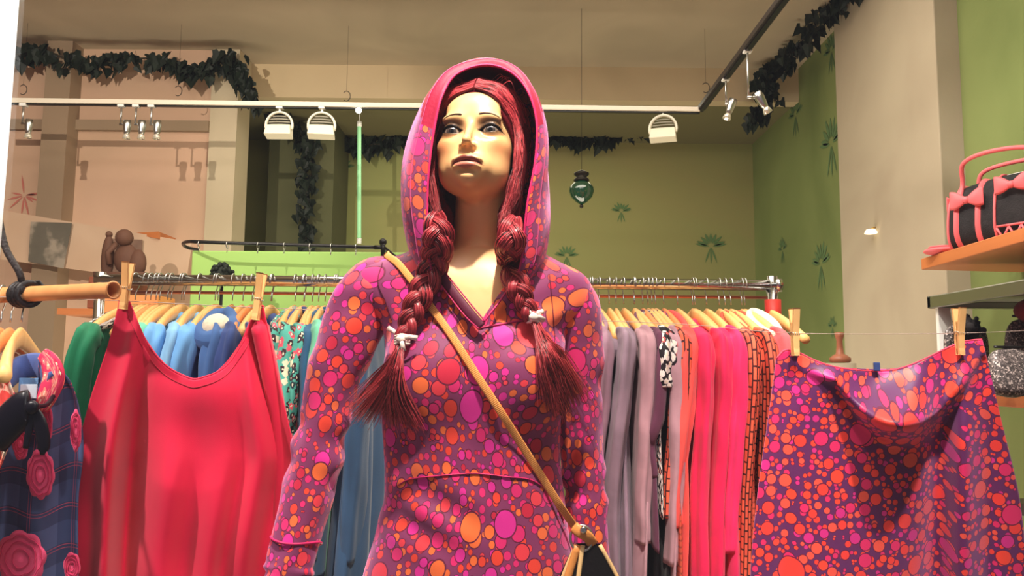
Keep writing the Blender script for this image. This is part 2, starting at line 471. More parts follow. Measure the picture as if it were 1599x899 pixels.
# stencilled motifs on the green walls
MOT = M('stencil paint', (88, 116, 72), .9)
MOTP = M('pink stencil paint', (186, 112, 98), .9)
def motif(px, py, Y=None, X=None, size=.05, mat=MOT, seed=0, kind='flower'):
    rnd = random.Random(seed); mb = MB()
    if X is None: c = at(px, py, Y); ex, ez = Vector((1, 0, 0)), Vector((0, 0, 1)); nrm = Vector((0, -1, 0))
    else:
        d = at(px, py, 1.0) - Vector((0, 0, CAMZ)); c = Vector((0, 0, CAMZ)) + d * (X / d.x); ex, ez = Vector((0, 1, 0)), Vector((0, 0, 1)); nrm = Vector((-1, 0, 0))
    def petal(a, r0, r1, w_):
        d = ex*math.cos(a) + ez*math.sin(a); p = ex*-math.sin(a) + ez*math.cos(a)
        n = 8; V = []
        for i in range(n+1):
            t = i/n; ww = w_*math.sin(math.pi*min(1, t*.92+.06)); q = c + d*(r0+(r1-r0)*t) + nrm*.0015
            V += [q + p*ww, q - p*ww]
        F = [(2*i, 2*i+1, 2*i+3, 2*i+2) for i in range(n)]
        mb.add(V, F)
    if kind == 'flower':
        for k in range(7): petal(math.radians(20+k*140/6), size*.25, size*rnd.uniform(.85, 1.1), size*.1)
        for k in (-1, 1):
            petal(math.radians(90+k*80), size*.15, size*1.1, size*.09)
        for k in range(3): petal(math.radians(250+k*20), size*.1, size*1.2, size*.06)
    else:
        for k in range(10): petal(rnd.uniform(0, 6.28), size*.1, size*rnd.uniform(.5, 1.1), size*.05)
    o = mb.build('wall_motif', mat, None, False); o['kind'] = 'structure'; return o
for i, (px, py, s) in enumerate([(1110, 385, .09), (885, 400, .07), (970, 330, .06), (535, 262, .07)]): motif(px, py, 4.898, None, s, MOT, i)
for i, (px, py, s) in enumerate([(1282, 412, .11), (1298, 225, .13), (1242, 180, .10), (1298, 80, .09), (1222, 390, .07), (1300, 510, .05)]): motif(px, py, None, XR-.001, s, MOT, 10+i)
motif(38, 305, 3.898, None, .10, MOTP, 5, 'scrib')

# ------------------------------------------------------------ ivy garlands
def ivy(name, label, pts, leaf=.05, dens=70, spread=.03, seed=1):
    rnd = random.Random(seed)
    P = [Vector(p) for p in spline(pts, 60)]
    root = thing(name, label, 'garland', P[0], 'ivy garlands')
    mb = MB(); mb.tube([p + Vector((rnd.gauss(0, .004), rnd.gauss(0, .004), rnd.gauss(0, .004))) for p in P], .004, 6)
    mb.build('stem', M('ivy stem', (50, 44, 30), .8), root)
    L = sum((P[i+1]-P[i]).length for i in range(59)); n = int(L*dens*2)
    lb = MB()
    shape = [(0, 0), (.28, -.12), (.5, .12), (.34, .38), (.3, .55), (.12, .8), (0, 1.05)]
    for k in range(n):
        t = rnd.random()*58.99; i = int(t); p = P[i].lerp(P[i+1], t-i)
        p = p + Vector((rnd.gauss(0, spread), rnd.gauss(0, spread*.7), rnd.gauss(0, spread)))
        s = leaf*rnd.uniform(.6, 1.15)
        e = Euler((rnd.uniform(-2.2, -.9), rnd.uniform(-.7, .7), rnd.uniform(-1.1, 1.1))).to_matrix()
        V = [p + e @ Vector((0, 0, -.0)), ]
        V = []
        for (x, y) in shape: V.append(p + e @ Vector((x*s, y*s, -abs(x)*s*.35)))
        for (x, y) in shape[1:-1]: V.append(p + e @ Vector((-x*s, y*s, -abs(x)*s*.35)))
        # centre rib 0..6 ; right 1..5 ; left 7..11
        mid = len(V); V.append(p + e @ Vector((0, .5*s, .03*s)))
        ring = [0, 1, 2, 3, 4, 5, 6, 11, 10, 9, 8, 7]
        F = [(ring[a], ring[(a+1) % 12], mid) for a in range(12)]
        lb.add(V, F)
    lb.build('foliage', IVY, root, False)
    return root
ivy('ivy_garland', 'dark ivy garland along the wall top at the left, dropping at its right end', [at(12, 92, 3.80), at(60, 78, 3.78), at(100, 90, 3.76), at(145, 100, 3.78), at(200, 92, 3.8), at(262, 94, 3.8), at(300, 108, 3.8), at(335, 100, 3.8), at(362, 90, 3.8), at(376, 118, 3.8), at(388, 142, 3.8), at(402, 165, 3.84)], .062, 95, .020, 1)
ivy('ivy_garland', 'ivy garland hanging straight down in front of the dark recess', [at(415, 165, 4.35), at(455, 190, 4.4), at(478, 225, 4.4), at(485, 270, 4.4), at(476, 320, 4.4), at(480, 390, 4.4)], .062, 85, .024, 2)
ivy('ivy_garland', 'dark ivy garland along the back wall top, partly behind the mannequin hood', [at(470, 210, 4.8), at(530, 222, 4.8), at(590, 226, 4.8), at(640, 208, 4.8), at(740, 212, 4.8), at(860, 212, 4.8), at(920, 218, 4.8), at(985, 202, 4.8), at(1050, 182, 4.8), at(1120, 180, 4.8), at(1180, 176, 4.78)], .065, 110, .022, 3)
def atX(px, py, X):
    d = at(px, py, 1.0) - Vector((0, 0, CAMZ)); return Vector((0, 0, CAMZ)) + d * (X / d.x)
ivy('ivy_garland', 'ivy garland climbing the right wall up to the ceiling by the beige pillar', [at(1176, 186, 4.0), at(1188, 170, 4.0), at(1200, 145, 4.0), at(1190, 118, 3.95), atX(1214, 108, 1.34), atX(1240, 80, 1.34), atX(1268, 48, 1.35), atX(1302, 8, 1.35), atX(1335, -30, 1.35)], .055, 110, .022, 4)

# ------------------------------------------------------------ track lighting
TY, TZ = 3.3, at(600, 167, 3.3).z
def track(name, label, a, b):
    mb = MB(); a, b = Vector(a), Vector(b); d = (b-a).normalized(); L = (b-a).length
    rot = Vector((1, 0, 0)).rotation_difference(d).to_matrix()
    c = (a+b)/2
    r = thing(name, label, 'lighting track', c)
    m1 = MB(); m1.box(c - Vector((L/2, .016, .004)), c + Vector((L/2, .016, .016)), rot, c); m1.build('rail', M('track white', (222, 212, 192), .4) if 'cream' in label else M('track black', (40, 32, 28), .4), r, False, .002)
    m2 = MB(); m2.box(c - Vector((L/2, .007, .010)), c + Vector((L/2, .007, -.004)), rot, c); m2.build('contact_slot', BLACK, r, False)
    return r
track('lighting_track', 'long cream lighting track running across the shop above the racks', at(-60, 159, TY), at(1092, 174, TY))
track('lighting_track', 'black lighting track running toward the window at the upper right', (at(1095, 172, TY).x, TY, TZ), (at(1095, 172, TY).x+.02, .9, TZ))
def spotlight(px, label, X=None, Y=TY, aim=0, drop=.085):
    c = at(px, 165, Y) if X is None else Vector((X, Y, TZ))
    c.z = TZ
    r = thing('track_spotlight', label, 'spotlight', c, 'small track spotlights')
    m = MB(); m.box(c+Vector((-.014, -.012, -.012)), c+Vector((.014, .012, .004))); m.build('adapter', WHITEM, r, False, .002)
    m = MB(); m.tube([c, c+Vector((0, 0, -drop))], .004, 8); m.tube([c+Vector((-.004, 0, -drop)), c+Vector((.022, 0, -drop))], .005, 8); m.build('stem', STEEL, r)
    q = Euler((0, aim, 0)).to_matrix()
    m = MB(); h = c+Vector((.028, 0, -drop+.018))
    m.lathe(h, [(.004, .0), (.015, -.002), (.017, -.02), (.013, -.05), (.010, -.062)], 20, q @ Vector((0, 0, 1))); m.build('lamp_head', STEEL, r)
    m = MB(); m.lathe(h + q @ Vector((0, 0, -.058)), [(.008, 0), (.013, -.010), (.016, -.024), (.014, -.024), (.009, -.012)], 20, q @ Vector((0, 0, 1))); m.build('bulb', M('glass reflector', (220, 214, 196), .1, .5), r)
    return r
spotlight(37, 'small silver track spotlight alone at the far left of the track')
spotlight(190, 'small silver track spotlight, leftmost of the cluster of three')
spotlight(213, 'small silver track spotlight in the middle of the cluster of three')
spotlight(237, 'small silver track spotlight, rightmost of the cluster of three')
spotlight(0, 'silver spotlight hanging low from the black track near its far corner', at(1095, 172, TY).x+.005, 2.93, .35, .10)
spotlight(0, 'silver spotlight on a long stem, the nearer one on the black track', at(1095, 172, TY).x+.008, 2.66, -.5, .17)
def flood(px, label, yaw=0):
    c = at(px, 168, TY); c.z = TZ
    r = thing('track_floodlight', label, 'floodlight', c, 'track floodlights with half ring brackets', yaw)
    def T(p): return c + Matrix.Rotation(yaw, 3, 'Z') @ Vector(p)
    m = MB(); m.tube([T((0, 0, 0)), T((0, 0, -.03))], .005, 8); m.box(T((-.014, -.012, -.012)), T((.014, .012, .004))); m.build('adapter', WHITEM, r, False)
    m = MB(); m.tube([T((.056*math.cos(a), 0, -.085+.058*math.sin(a))) for a in np.linspace(-.3, math.pi+.3, 24)], .0055, 8, flat=(1, 1.6)); m.build('bracket', M('bracket cream', (232, 226, 206), .4), r)
    m = MB()
    for k in range(4):
        z = -.045-.012*k; hw = math.sqrt(max(0, .05**2-(z+.085)**2)); m.tube([T((x, .01-.012*math.cos(x/hw*1.2), z)) for x in np.linspace(-hw, hw, 9)], .0035, 6)
    m.build('cooling_fins', M('fin grey', (150, 146, 130), .5), r)
    m = MB()
    V = []; n = 10
    m.add([T(p) for p in ((-.05, -.018, -.085), (.05, -.018, -.085), (.05, .03, -.085), (-.05, .03, -.085), (-.056, -.03, -.128), (.056, -.03, -.128), (.056, .02, -.14), (-.056, .02, -.14))], [(0,3,2,1),(4,5,6,7),(0,1,5,4),(1,2,6,5),(2,3,7,6),(3,0,4,7)])
    m.build('lamp_housing', M('housing white', (226, 220, 196), .45), r, False, .003)
    return r
flood(437, 'cream floodlight with half ring bracket, leftmost of the three')
flood(503, 'cream floodlight with half ring bracket, the middle one of the three', .12)
flood(1035, 'cream floodlight hanging near the right corner of the track', -.3)
# tiny bare bulb seen glowing by the hood
m = MB(); c = at(560, 172, TY); r = thing('halogen_bulb', 'small glowing halogen bulb under the track left of the mannequin hood', 'bulb', c)
m.lathe(c+Vector((0, 0, .02)), [(.006, .012), (.012, 0), (.014, -.012)], 14); m.build('socket', STEEL, r)
m = MB(); m.ball(c, .013); m.build('globe', M('lit bulb', (255, 255, 250), .3, emit=((255, 252, 240), 14)), r)
m = MB(); a, b = at(561, 198, 4.3), at(561, 372, 4.3); m.tube([a, b], .011, 14)
r = thing('green_tube', 'slim pale green vertical tube left of the hood', 'glare', a); m.build('glass_tube', M('pale green tube', (150, 210, 160), .3, emit=((130, 190, 130), .35)), r)  # upright pale green tube, weakly emissive
m = MB(); m.tube([a, a+Vector((0, 0, .03))], .013, 12); m.tube([a+Vector((0, 0, .028)), (a.x, a.y, 2.83)], .002, 6); m.build('end_cap', WHITEM, r)
m = MB(); m.tube([b, b-Vector((0, 0, .03))], .013, 12); m.build('end_cap', WHITEM, r)
# ceiling hooks
for px, py, lb in ((36, 140, 'small wire hook hanging from the ceiling at the far left'), (278, 142, 'small wire hook above the three clustered spotlights'), (541, 150, 'small wire hook above the track between floodlight and hood'), (1102, 137, 'small wire hook beside the black track')):
    c = at(px, py, 3.6); m = MB(); R_ = .018
    m.tube([c+Vector((R_*math.cos(a), 0, R_*1.3*math.sin(a))) for a in np.linspace(-2.2, 2.4, 22)], .0018, 6)
    m.tube([c+Vector((0, 0, R_*1.3)), (c.x, c.y, WZ)], .0006, 4)
    tag(m.build('ceiling_hook', BLACK), lb, 'hook', 'ceiling hooks')

# ------------------------------------------------------------ lantern
c = at(908, 300, 3.4); r = thing('hanging_lantern', 'dark green glass lantern hanging on a thin wire before the back wall', 'lantern', c)
k = .10/38
m = MB(); m.lathe(c, [(x*.00272, z*.00272) for x, z in ((2, -20), (9, -16), (17, -8), (20, 1), (19, 8), (14, 14), (10, 17))], 28); m.build('glass_bowl', M('green glass', (16, 60, 38), .08, spec=.8, coat=.6), r)
m = MB(); m.lathe(c, [(x*.00272, z*.00272) for x, z in ((10, 17), (13, 19), (11, 22), (8, 25), (12, 28), (12, 31), (6, 34), (2, 36))], 24); m.build('metal_cap', M('aged brass', (52, 48, 40), .35, .8), r); m = MB(); m.lathe(c, [(x*.00272, z*.00272) for x, z in ((1, -26), (3, -24), (3, -22), (2, -20))], 12); m.build('finial', M('aged brass tip', (52, 48, 40), .35, .8), r)
m = MB(); m.tube([c+Vector((0, 0, .098)), (c.x, c.y, WZ)], .0012, 5); m.build('wire', BLACK, r)

# ------------------------------------------------------------ green fitting-room screen, curtain rod
YB = 3.05
a = at(300, 391, YB); b = at(648, 391, YB)
m = MB(); m.box((a.x, YB, .0), (b.x, YB+.05, a.z)); o = m.build('room_divider', M('bright green panel', (150, 190, 100), .6, var=.06, vscale=3), None, False, .004)
tag(o, 'bright green divider panel below the black curtain rod', 'room divider')
r = thing('curtain_rod', 'black curtain rod with rings and ball finial above the green panel', 'curtain rod', at(600, 381, 2.85))
P = [at(310, 390, 3.15), at(292, 386, 3.1), at(286, 380, 3.0), at(296, 377, 2.88), at(320, 378, 2.85), at(450, 382, 2.85), at(585, 386, 2.85)]
m = MB(); m.tube(spline(P, 40), .0065, 8); m.build('rod', BLACK, r)
m = MB(); c = at(598, 378, 2.85); m.ball(c, .014); m.tube([c, at(598, 400, 2.85)], .008, 8); m.tube([at(585, 386, 2.85), at(598, 386, 2.85), at(640, 420, 3.06)], .008, 8); m.build('finial', BLACK, r)
for px in (311, 355, 403, 444, 484, 517, 556):
    c = at(px, 380+(px-311)*.02, 2.85); m = MB(); m.tube([c+Vector((0, .011*math.cos(t), -.004+.013*math.sin(t))) for t in np.linspace(0, 6.0, 16)], .0018, 6); m.tube([c+Vector((0, 0, -.015)), c+Vector((0, 0, -.032))], .0015, 5); m.build('ring', STEEL, r)
# potted topiary ball silhouette on the panel top behind rail
c = at(347, 428, 2.75); r = thing('topiary_ball', 'small dark leafy ball seen above the rail at the left', 'plant', c)
m = MB(); rnd = random.Random(3)
for k in range(90):
    v = Vector((rnd.gauss(0, 1), rnd.gauss(0, 1), rnd.gauss(0, 1))).normalized()*.036; m.ball(c+v, .008, 6)
m.ball(c, .034, 12); m.build('leaves', M('black green leaf', (20, 28, 18), .7), r)
m = MB(); m.tube([c-Vector((0, 0, .02)), Vector((c.x, c.y, .26))], .006, 8); m.build('stem', BLACK, r)
m = MB(); m.lathe((c.x, c.y, 0), [(.09, 0), (.12, .26), (.11, .26), (.10, .24)], 24); m.build('pot', M('clay pot', (150, 84, 56), .8), r)

# ------------------------------------------------------------ things behind on the left
SK = M('brown carving', (96, 64, 48), .7, bump=.4, bscale=60)
def photo_sheet(px0, py0, px1, py1, px2, py2, px3, py3, Y, name, label, mat, parent=None):
    V = [at(px0, py0, Y), at(px1, py1, Y), at(px2, py2, Y), at(px3, py3, Y)]
    V += [v+Vector((0, .004, 0)) for v in V]
    mb = MB(); mb.add(V, [(0,1,2,3),(7,6,5,4),(0,4,5,1),(1,5,6,2),(2,6,7,3),(3,7,4,0)]); o = mb.build(name, mat, parent, False)
    if parent is None: tag(o, label, 'picture')
    return o
t = NT('reflected poster paper', .6); tc = t.n('ShaderNodeTexCoord'); n = t.n('ShaderNodeTexNoise'); n.inputs['Scale'].default_value = 5; t.set(n.inputs['Vector'], tc.outputs['Object'])
t.base(t.mix(n.outputs[0], lin((204, 176, 150)), lin((182, 150, 122))))
pb = thing('poster_reflection', 'window reflection of a poster, built as a long pale strip with two dark pictures', 'reflection', at(150, 380, 3.7))  # poster mirrored in the window pane, built as solid sheets by the wall
photo_sheet(2, 328, 300, 378, 290, 444, 2, 405, 3.72, 'paper', '', t.m, pb)
t = NT('grey picture', .5); tc = t.n('ShaderNodeTexCoord'); n = t.n('ShaderNodeTexNoise'); n.inputs['Scale'].default_value = 6; n.inputs['Detail'].default_value = 6; t.set(n.inputs['Vector'], tc.outputs['Object'])
t.base(t.ramp(n.outputs[0], [(0, (70, 66, 58)), (.48, (98, 92, 80)), (.56, (150, 138, 122))], False))
photo_sheet(48, 346, 112, 348, 99, 419, 44, 408, 3.70, 'grey_picture', '', t.m, pb)
photo_sheet(168, 372, 222, 374, 218, 432, 165, 428, 3.70, 'brown_picture', '', M('brown picture print', (120, 92, 76), .6, var=.3, vscale=12), pb)
m = MB(); c = at(196, 410, 3.28); c.z = at(150, 432, 3.2).z+.086
m.ball(c, (.05, .03, .065)); m.ball(c+Vector((-.005, -.012, .085)), (.036, .034, .036)); m.ball(c+Vector((.05, 0, -.02)), (.035, .03, .06)); m.ball(c+Vector((-.075, 0, 0)), (.026, .02, .1)); m.ball(c+Vector((-.075, 0, .10)), .014)
m.tube([c+Vector((-.03, -.02, .06)), c+Vector((-.06, -.03, .02)), c+Vector((-.05, -.03, -.03))], .012, 8); m.box(c+Vector((-.11, -.04, -.085)), c+Vector((.10, .04, -.06)))
tag(m.build('carved_figure', SK), 'dark brown carved figure standing before the poster reflection', 'figurine')
m = MB(); m.box(at(135, 481, 3.2), at(196, 432, 3.2)+Vector((0, .2, 0))); tag(m.build('wooden_box', wood('red brown wood', (150, 84, 56), (120, 62, 42), .5, 4, (1, 1, 10)), None, False, .004), 'red-brown wooden box behind the bamboo pole end', 'box')
m = MB(); m.box((at(135, 481, 3.2).x-.1, 3.17, at(150, 484, 3.2).z-.02), (at(260, 481, 3.2).x, 3.43, at(150, 482, 3.2).z-.001)); tag(m.build('wall_shelf', SHELFW, None, False), 'brown shelf under the red-brown wooden box', 'shelf')
m = MB(); c = at(235, 368, 3.75); m.add([c+Vector(p) for p in ((-.10, 0, .012), (.06, -.05, .012), (.06, .14, .012), (-.10, .14, .012), (-.10, 0, .008), (.06, -.05, -.02), (.06, .14, -.02), (-.10, .14, .0))], [(0,1,2,3),(7,6,5,4),(0,4,5,1),(1,5,6,2),(2,6,7,3),(3,7,4,0)])
tag(m.build('wall_bracket_shelf', SHELFW, None, False), 'tiny wedge-shaped wooden shelf high on the left wall', 'shelf')
m = MB(); m.box(at(130, 565, 3.3), at(178, 506, 3.3)+Vector((0, .12, 0))); tag(m.build('green_crate', M('dark green board', (74, 78, 52), .7, var=.1), None, False), 'dull green board beside the green blouse', 'board')
m = MB(); m.box((at(160, 484, 2.9).x, 2.85, at(160, 490, 2.9).z), (at(255, 484, 2.9).x, 3.0, at(160, 462, 2.9).z)); m.box((at(235, 500, 2.9).x, 2.87, .0), (at(238, 500, 2.9).x, 2.99, at(160, 490, 2.9).z)); 
tag(m.build('orange_shelf', HANGW2, None, False, .003), 'orange wooden shelf board behind the left clothespin', 'shelf')
# ------------------------------------------------------------ the mannequin
MY = 1.36
HR = Matrix.Rotation(math.radians(-9), 3, 'Z') @ Matrix.Rotation(math.radians(-12), 3, 'X')
EM = at(735, 203, 1.285)
HC = EM - HR @ Vector((0, -.074, 0))
HRn = np.array(HR.transposed())            # world -> head
HCn = np.array(HC)
def hl(P):
    q = [P[i] - HCn[i] for i in range(3)]
    return [HRn[r][0]*q[0] + HRn[r][1]*q[1] + HRn[r][2]*q[2] for r in range(3)]
def hw(p): return HC + HR @ Vector(p)
ECX, ECY, ER = .0325, -.0622, .0155
def eye_up(dx, s):  return .0076*(1-(np.clip(dx/.0180, -1, 1))**2) + .05*dx*s
def eye_lo(dx, s):  return -.0056*(1-(np.clip(dx/.0180, -1, 1))**2) + .05*dx*s
def headD(p):
    x, y, z = p; ax_ = np.abs(x)
    q = (ax_, y, z)
    d = sell(p, (0, .022, .034), (.071, .090, .084))
    d = smin(d, sell(p, (0, -.030, -.030), (.058, .056, .070)), .03)
    d = smin(d, sell(p, (0, -.035, -.062), (.040, .045, .034)), .022)
    d = smin(d, sell(p, (0, -.0715, -.0855), (.0150, .0155, .0125)), .018)
    d = smin(d, sell(q, (.038, -.050, -.022), (.021, .022, .020)), .018)     # cheekbones
    d = smin(d, sell(q, (.039, -.034, -.058), (.015, .024, .024)), .022)     # jaw
    d = smin(d, sell(q, (.026, -.070, .021), (.024, .012, .010)), .014)      # brow ridge
    d = smin(d, sell(p, (0, -.060, .048), (.045, .022, .030)), .02)          # forehead
    d = smax(d, -sell(q, (ECX-.001, -.091, -.001), (.0225, .0205, .0155)), .011)   # sockets
    # nose
    d = smin(d, scap(p, (0, -.076, .012), (0, -.099, -.030), .0042, .0062), .009)
    d = smin(d, sell(p, (0, -.1015, -.0335), (.0066, .0085, .0066)), .006)
    d = smin(d, sell(q, (.0098, -.0890, -.0370), (.0046, .0088, .0058)), .0045)
    d = smax(d, -sell(q, (.0058, -.0945, -.0425), (.0030, .0055, .0048)), .0022)
    # mouth
    zm = z + .0042*(ax_/.028)**2; pm = (x, y, zm); qm = (ax_, y, zm)
    d = smin(d, sell(p, (0, -.071, -.066), (.029, .0195, .0195)), .014)
    d = smax(d, -sell(p, (0, -.0975, -.050), (.0030, .0040, .008)), .004)    # philtrum
    d = smin(d, sell(qm, (.0065, -.0878, -.0588), (.0190, .0088, .0060)), .005)
    d = smin(d, sell(pm, (0, -.0925, -.0600), (.0060, .0058, .0050)), .004)
    d = smin(d, sell(pm, (0, -.0878, -.0712), (.0225, .0090, .0064)), .005)
    zl = -.0650 - .0042*(ax_/.028)**2
    gr = np.sqrt(((z - zl)/.0014)**2 + ((y + .0985)/.0085)**2 + (ax_/.0215)**4) - 1
    d = smax(d, -gr*.0014, .0022)
    d = smax(d, -sell(p, (0, -.0880, -.0800), (.015, .0070, .0036)), .006)   # under the lip
    # lids
    e = np.sqrt((ax_-ECX)**2 + (y-ECY)**2 + z**2)
    d = smin(d, e - (ER+.0022), .005)
    dx = ax_-ECX
    alm = np.maximum(z - eye_up(dx, 1), eye_lo(dx, 1) - z)
    carve = np.maximum(np.maximum(alm, y - (ECY+.004)), np.abs(dx) - .0180)
    d = smax(d, -carve, .0012)
    # ears
    d = smin(d, sell(q, (.071, .012, -.008), (.006, .016, .028)), .006)
    return d
# torso rows: photo y, left x, right x, half depth, centre Y
ROWS = [(395, 640, 850, .050, 1.385), (430, 585, 900, .072, 1.380), (470, 582, 898, .084, 1.375), (520, 600, 884, .094, 1.37), (570, 603, 880, .100, 1.365),
        (640, 597, 874, .098, 1.36), (700, 603, 872, .096, 1.36), (760, 603, 880, .100, 1.36), (830, 588, 888, .110, 1.36),
        (899, 568, 900, .120, 1.36), (1000, 548, 912, .126, 1.36), (1250, 530, 930, .120, 1.36), (1500, 520, 940, .115, 1.36)]
TR = []
for (py, l, r, b, cy) in ROWS:
    pl_, pr_ = at(l, py, cy), at(r, py, cy); TR.append(((pl_.z+pr_.z)/2, (pl_.x+pr_.x)/2, (pr_.x-pl_.x)/2, b, cy))
TR = sorted(TR)
_z = np.linspace(TR[0][0], TR[-1][0], 300)
_t = {k: np.array([sinterp([(t[0], t[k]) for t in TR], z) for z in _z]) for k in (1, 2, 3, 4)}
def row(z, k): return np.interp(z, _z, _t[k])
SHL, SHR = at(588, 452, 1.375), at(884, 470, 1.385)
B1, B2 = at(672, 592, 1.30), at(815, 594, 1.30)
NB = at(747, 440, 1.39)
def torsoD(P, folds=True):
    x, y, z = P
    a, b, cx, cy = row(z, 2), row(z, 3), row(z, 1), row(z, 4)
    u = np.abs((x-cx)/a); v = np.abs((y-cy)/b)
    d = ((u**2.4 + v**2.4)**(1/2.4) - 1) * np.minimum(a, b)
    d = np.maximum(d, z - TR[-1][0])
    d = smin(d, scap(P, SHL, (SHL+SHR)/2, .048, .055), .03)
    d = smin(d, scap(P, SHR, (SHL+SHR)/2, .046, .055), .03)
    d = smin(d, sell(P, tuple(NB), (.105, .055, .040)), .03)
    for B in (B1, B2): d = smin(d, sell(P, tuple(B), (.060, .050, .062)), .05)
    return d
def dress_noise(P):
    x, y, z = P
    # soft drape: pulls from bust to waist, hip folds
    w_ = np.exp(-((z-at(740, 690, 1.3).z)/.07)**2)
    f = .0022*w_*np.sin(60*(x+.06) + 26*z)
    w2 = np.exp(-((z-at(740, 800, 1.3).z)/.06)**2) * np.exp(-((x+.12)/.07)**2)
    f = f + .0045*w2*np.sin(95*(z + .55*x))
    w3 = np.exp(-((z-at(740, 500, 1.3).z)/.045)**2)*np.exp(-((x-.01)/.09)**2)
    f = f + .0035*w3*np.sin(110*(z - .45*x)+1)
    return f
ZH = .72
Vb = at(746, 507, 1.27)
def vcut(P):
    x, y, z = P; t = z - Vb.z; cx = Vb.x + .02*0
    l = -(x - (cx - .62*t)) ; r = (x - (cx + .62*t))
    return np.maximum(np.maximum(np.maximum(l, r)*.85, -t), y - 1.372)
def dressD(P):
    d = torsoD(P) + dress_noise(P)
    d = np.maximum(d, ZH - P[2])
    return smax(d, -vcut(P), .003)

def ray_on(D, px, py, off=0., y0=1.0, y1=1.45):
    ys = np.linspace(y0, y1, 450); base = at(px, py, 1.0); d = np.array(base) - np.array((0, 0, CAMZ))
    P = [d[0]*ys, ys, CAMZ + d[2]*ys]
    v = D(P); k = np.argmax(v < off)
    if not (v < off).any(): return at(px, py, 1.34)
    return at(px, py, float(ys[k]))
def on(px, py, off=.004): return ray_on(dressD, px, py, off)

man = thing('mannequin', 'shop window mannequin with red braids in a hooded dotted dress', 'mannequin', (HC.x, MY, .20))

# skin body
ARM_L = [at(596, 446, 1.375), at(540, 535, 1.365), at(487, 745, 1.35), at(450, 905, 1.31)]
ARM_R = [at(878, 478, 1.389), at(900, 590, 1.399), at(911, 735, 1.395), at(918, 905, 1.363)]
def armD(P, A):
    d = scap(P, A[0], A[1], .036, .031); d = smin(d, scap(P, A[1], A[2], .031, .026), .01); d = smin(d, scap(P, A[2], A[3], .026, .019), .01)
    w_, e = A[3], (A[3]-A[2]).normalized(); s = Vector((0, -1, 0)); side = e.cross(s).normalized()
    pal = w_ + e*.045
    d = smin(d, scap(P, w_, w_+e*.035, .018, .02), .015)
    for k in range(4):
        r0 = pal + s*(.027-.018*k) + e*.01; L = (.062, .070, .066, .052)[k]
        m1 = r0 + e*L*.5 + side*0.003; m2 = r0 + e*L - s*.004
        d = smin(d, scap(P, pal - e*.02 + s*(.020-.0135*k), r0, .0125, .0095), .008)
        d = np.minimum(d, scap(P, r0, m1, .009, .008)); d = np.minimum(d, scap(P, m1, m2, .008, .0065))
    d = smin(d, scap(P, w_+e*.02+s*.015, w_+e*.055+s*.042, .011, .009), .008); d = np.minimum(d, scap(P, w_+e*.055+s*.042, w_+e*.085+s*.044, .009, .007))
    return d
def bodyD(P):
    x, y, z = P
    d = torsoD(P) + .009
    d = np.maximum(d, .86 - z)
    cx = HC.x
    for s in (-1, 1):
        hip = (cx + s*.085, 1.36, .92); kn = (cx + s*.075, 1.35, .62); an = (cx + s*.07, 1.37, .27)
        L = smin(scap(P, hip, kn, .082, .052), scap(P, kn, an, .052, .032), .02)
        L = smin(L, scap(P, an, (cx + s*.085, 1.25, .225), .034, .024), .02)
        d = smin(d, np.maximum(L, .202 - z), .02)
    d = smin(d, armD(P, ARM_L), .012); d = smin(d, armD(P, ARM_R), .012)
    nk0 = hw((.007, .018, -.06)); nk1 = at(749, 425, 1.392)
    n = scap(P, nk0, nk1, .046, .050)
    d = smin(d, n, .035)
    # collar bones and throat
    for s in (-1, 1): d = smin(d, scap(P, at(747+s*12, 455, 1.318), at(747+s*95, 432, 1.345), .006, .006), .012)
    m = z > 1.56
    if m.any():
        k = np.argmax(z[0, 0, :] > 1.56) if z.ndim == 3 else 0
        if z.ndim == 3:
            H = headD(hl([c_[:, :, k:] for c_ in P])); d[:, :, k:] = smin(d[:, :, k:], H, .014)
        else: d = smin(d, headD(hl(P)), .014)
    return d
hx, hy, hz = HC
st = .0018
V, F = surfnet(bodyD, ax((-.45, hx-.078, .007), (hx-.078, hx+.078, st), (hx+.078, .26, .007)),
               ax((1.13, hy-.118, .006), (hy-.118, hy+.02, st), (hy+.02, hy+.16, .006)),
               ax((.19, .90, .012), (.90, 1.40, .007), (1.40, 1.60, .0045), (1.60, hz+.135, st)))
# paint: make-up and blush belong to the mannequin's finish
L = np.array(hl([V[:, 0], V[:, 1], V[:, 2]])); x, y, z = L; ax_ = np.abs(x)
col = np.tile(np.array(lin((238, 186, 128)))[None], (len(V), 1)); front = (y < -.04) & (z > -.13) & (z < .14)
def blend(mask, c, a=1.0):
    global col
    m = np.clip(mask*a, 0, 1)[:, None]; col = col*(1-m) + np.array(lin(c))[None]*m
g = np.exp(-(((ax_-.046)/.016)**2 + ((z+.028)/.018)**2)) * front
blend(g, (214, 120, 74), .6)
dx = ax_-ECX
sh = np.exp(-((dx/.024)**2 + ((z-.0045)/.0155)**2)**1.8) * front
blend(sh, (58, 32, 28), .95)
alm = np.maximum(z - eye_up(dx, 1), eye_lo(dx, 1) - z)
blend(np.clip(1.2 - alm/.0026, 0, 1)*(np.abs(dx) < .0205)*front, (26, 16, 16), .95)
zl = -.0650 - .0042*(ax_/.028)**2
up = zl + .0120*(1-np.clip(ax_/.0285, 0, 1)**1.05)*(1-.22*np.exp(-(x/.0042)**2)); lo = zl - .0120*(1-np.clip(ax_/.0265, 0, 1)**2.2)
lipU = np.clip((up-z)/.0012, 0, 1)*np.clip((z-zl)/.0008+1, 0, 1)*(ax_ < .0285)*front
lipL = np.clip((z-lo)/.0012, 0, 1)*np.clip((zl-z)/.0008, 0, 1)*(ax_ < .0275)*front
blend(lipL, (196, 112, 92)); blend(lipU, (120, 54, 44)); blend(np.exp(-((z-zl)/.0010)**2)*np.clip(1-(ax_/.0265)**3, 0, 1)*front, (52, 20, 18), .8)
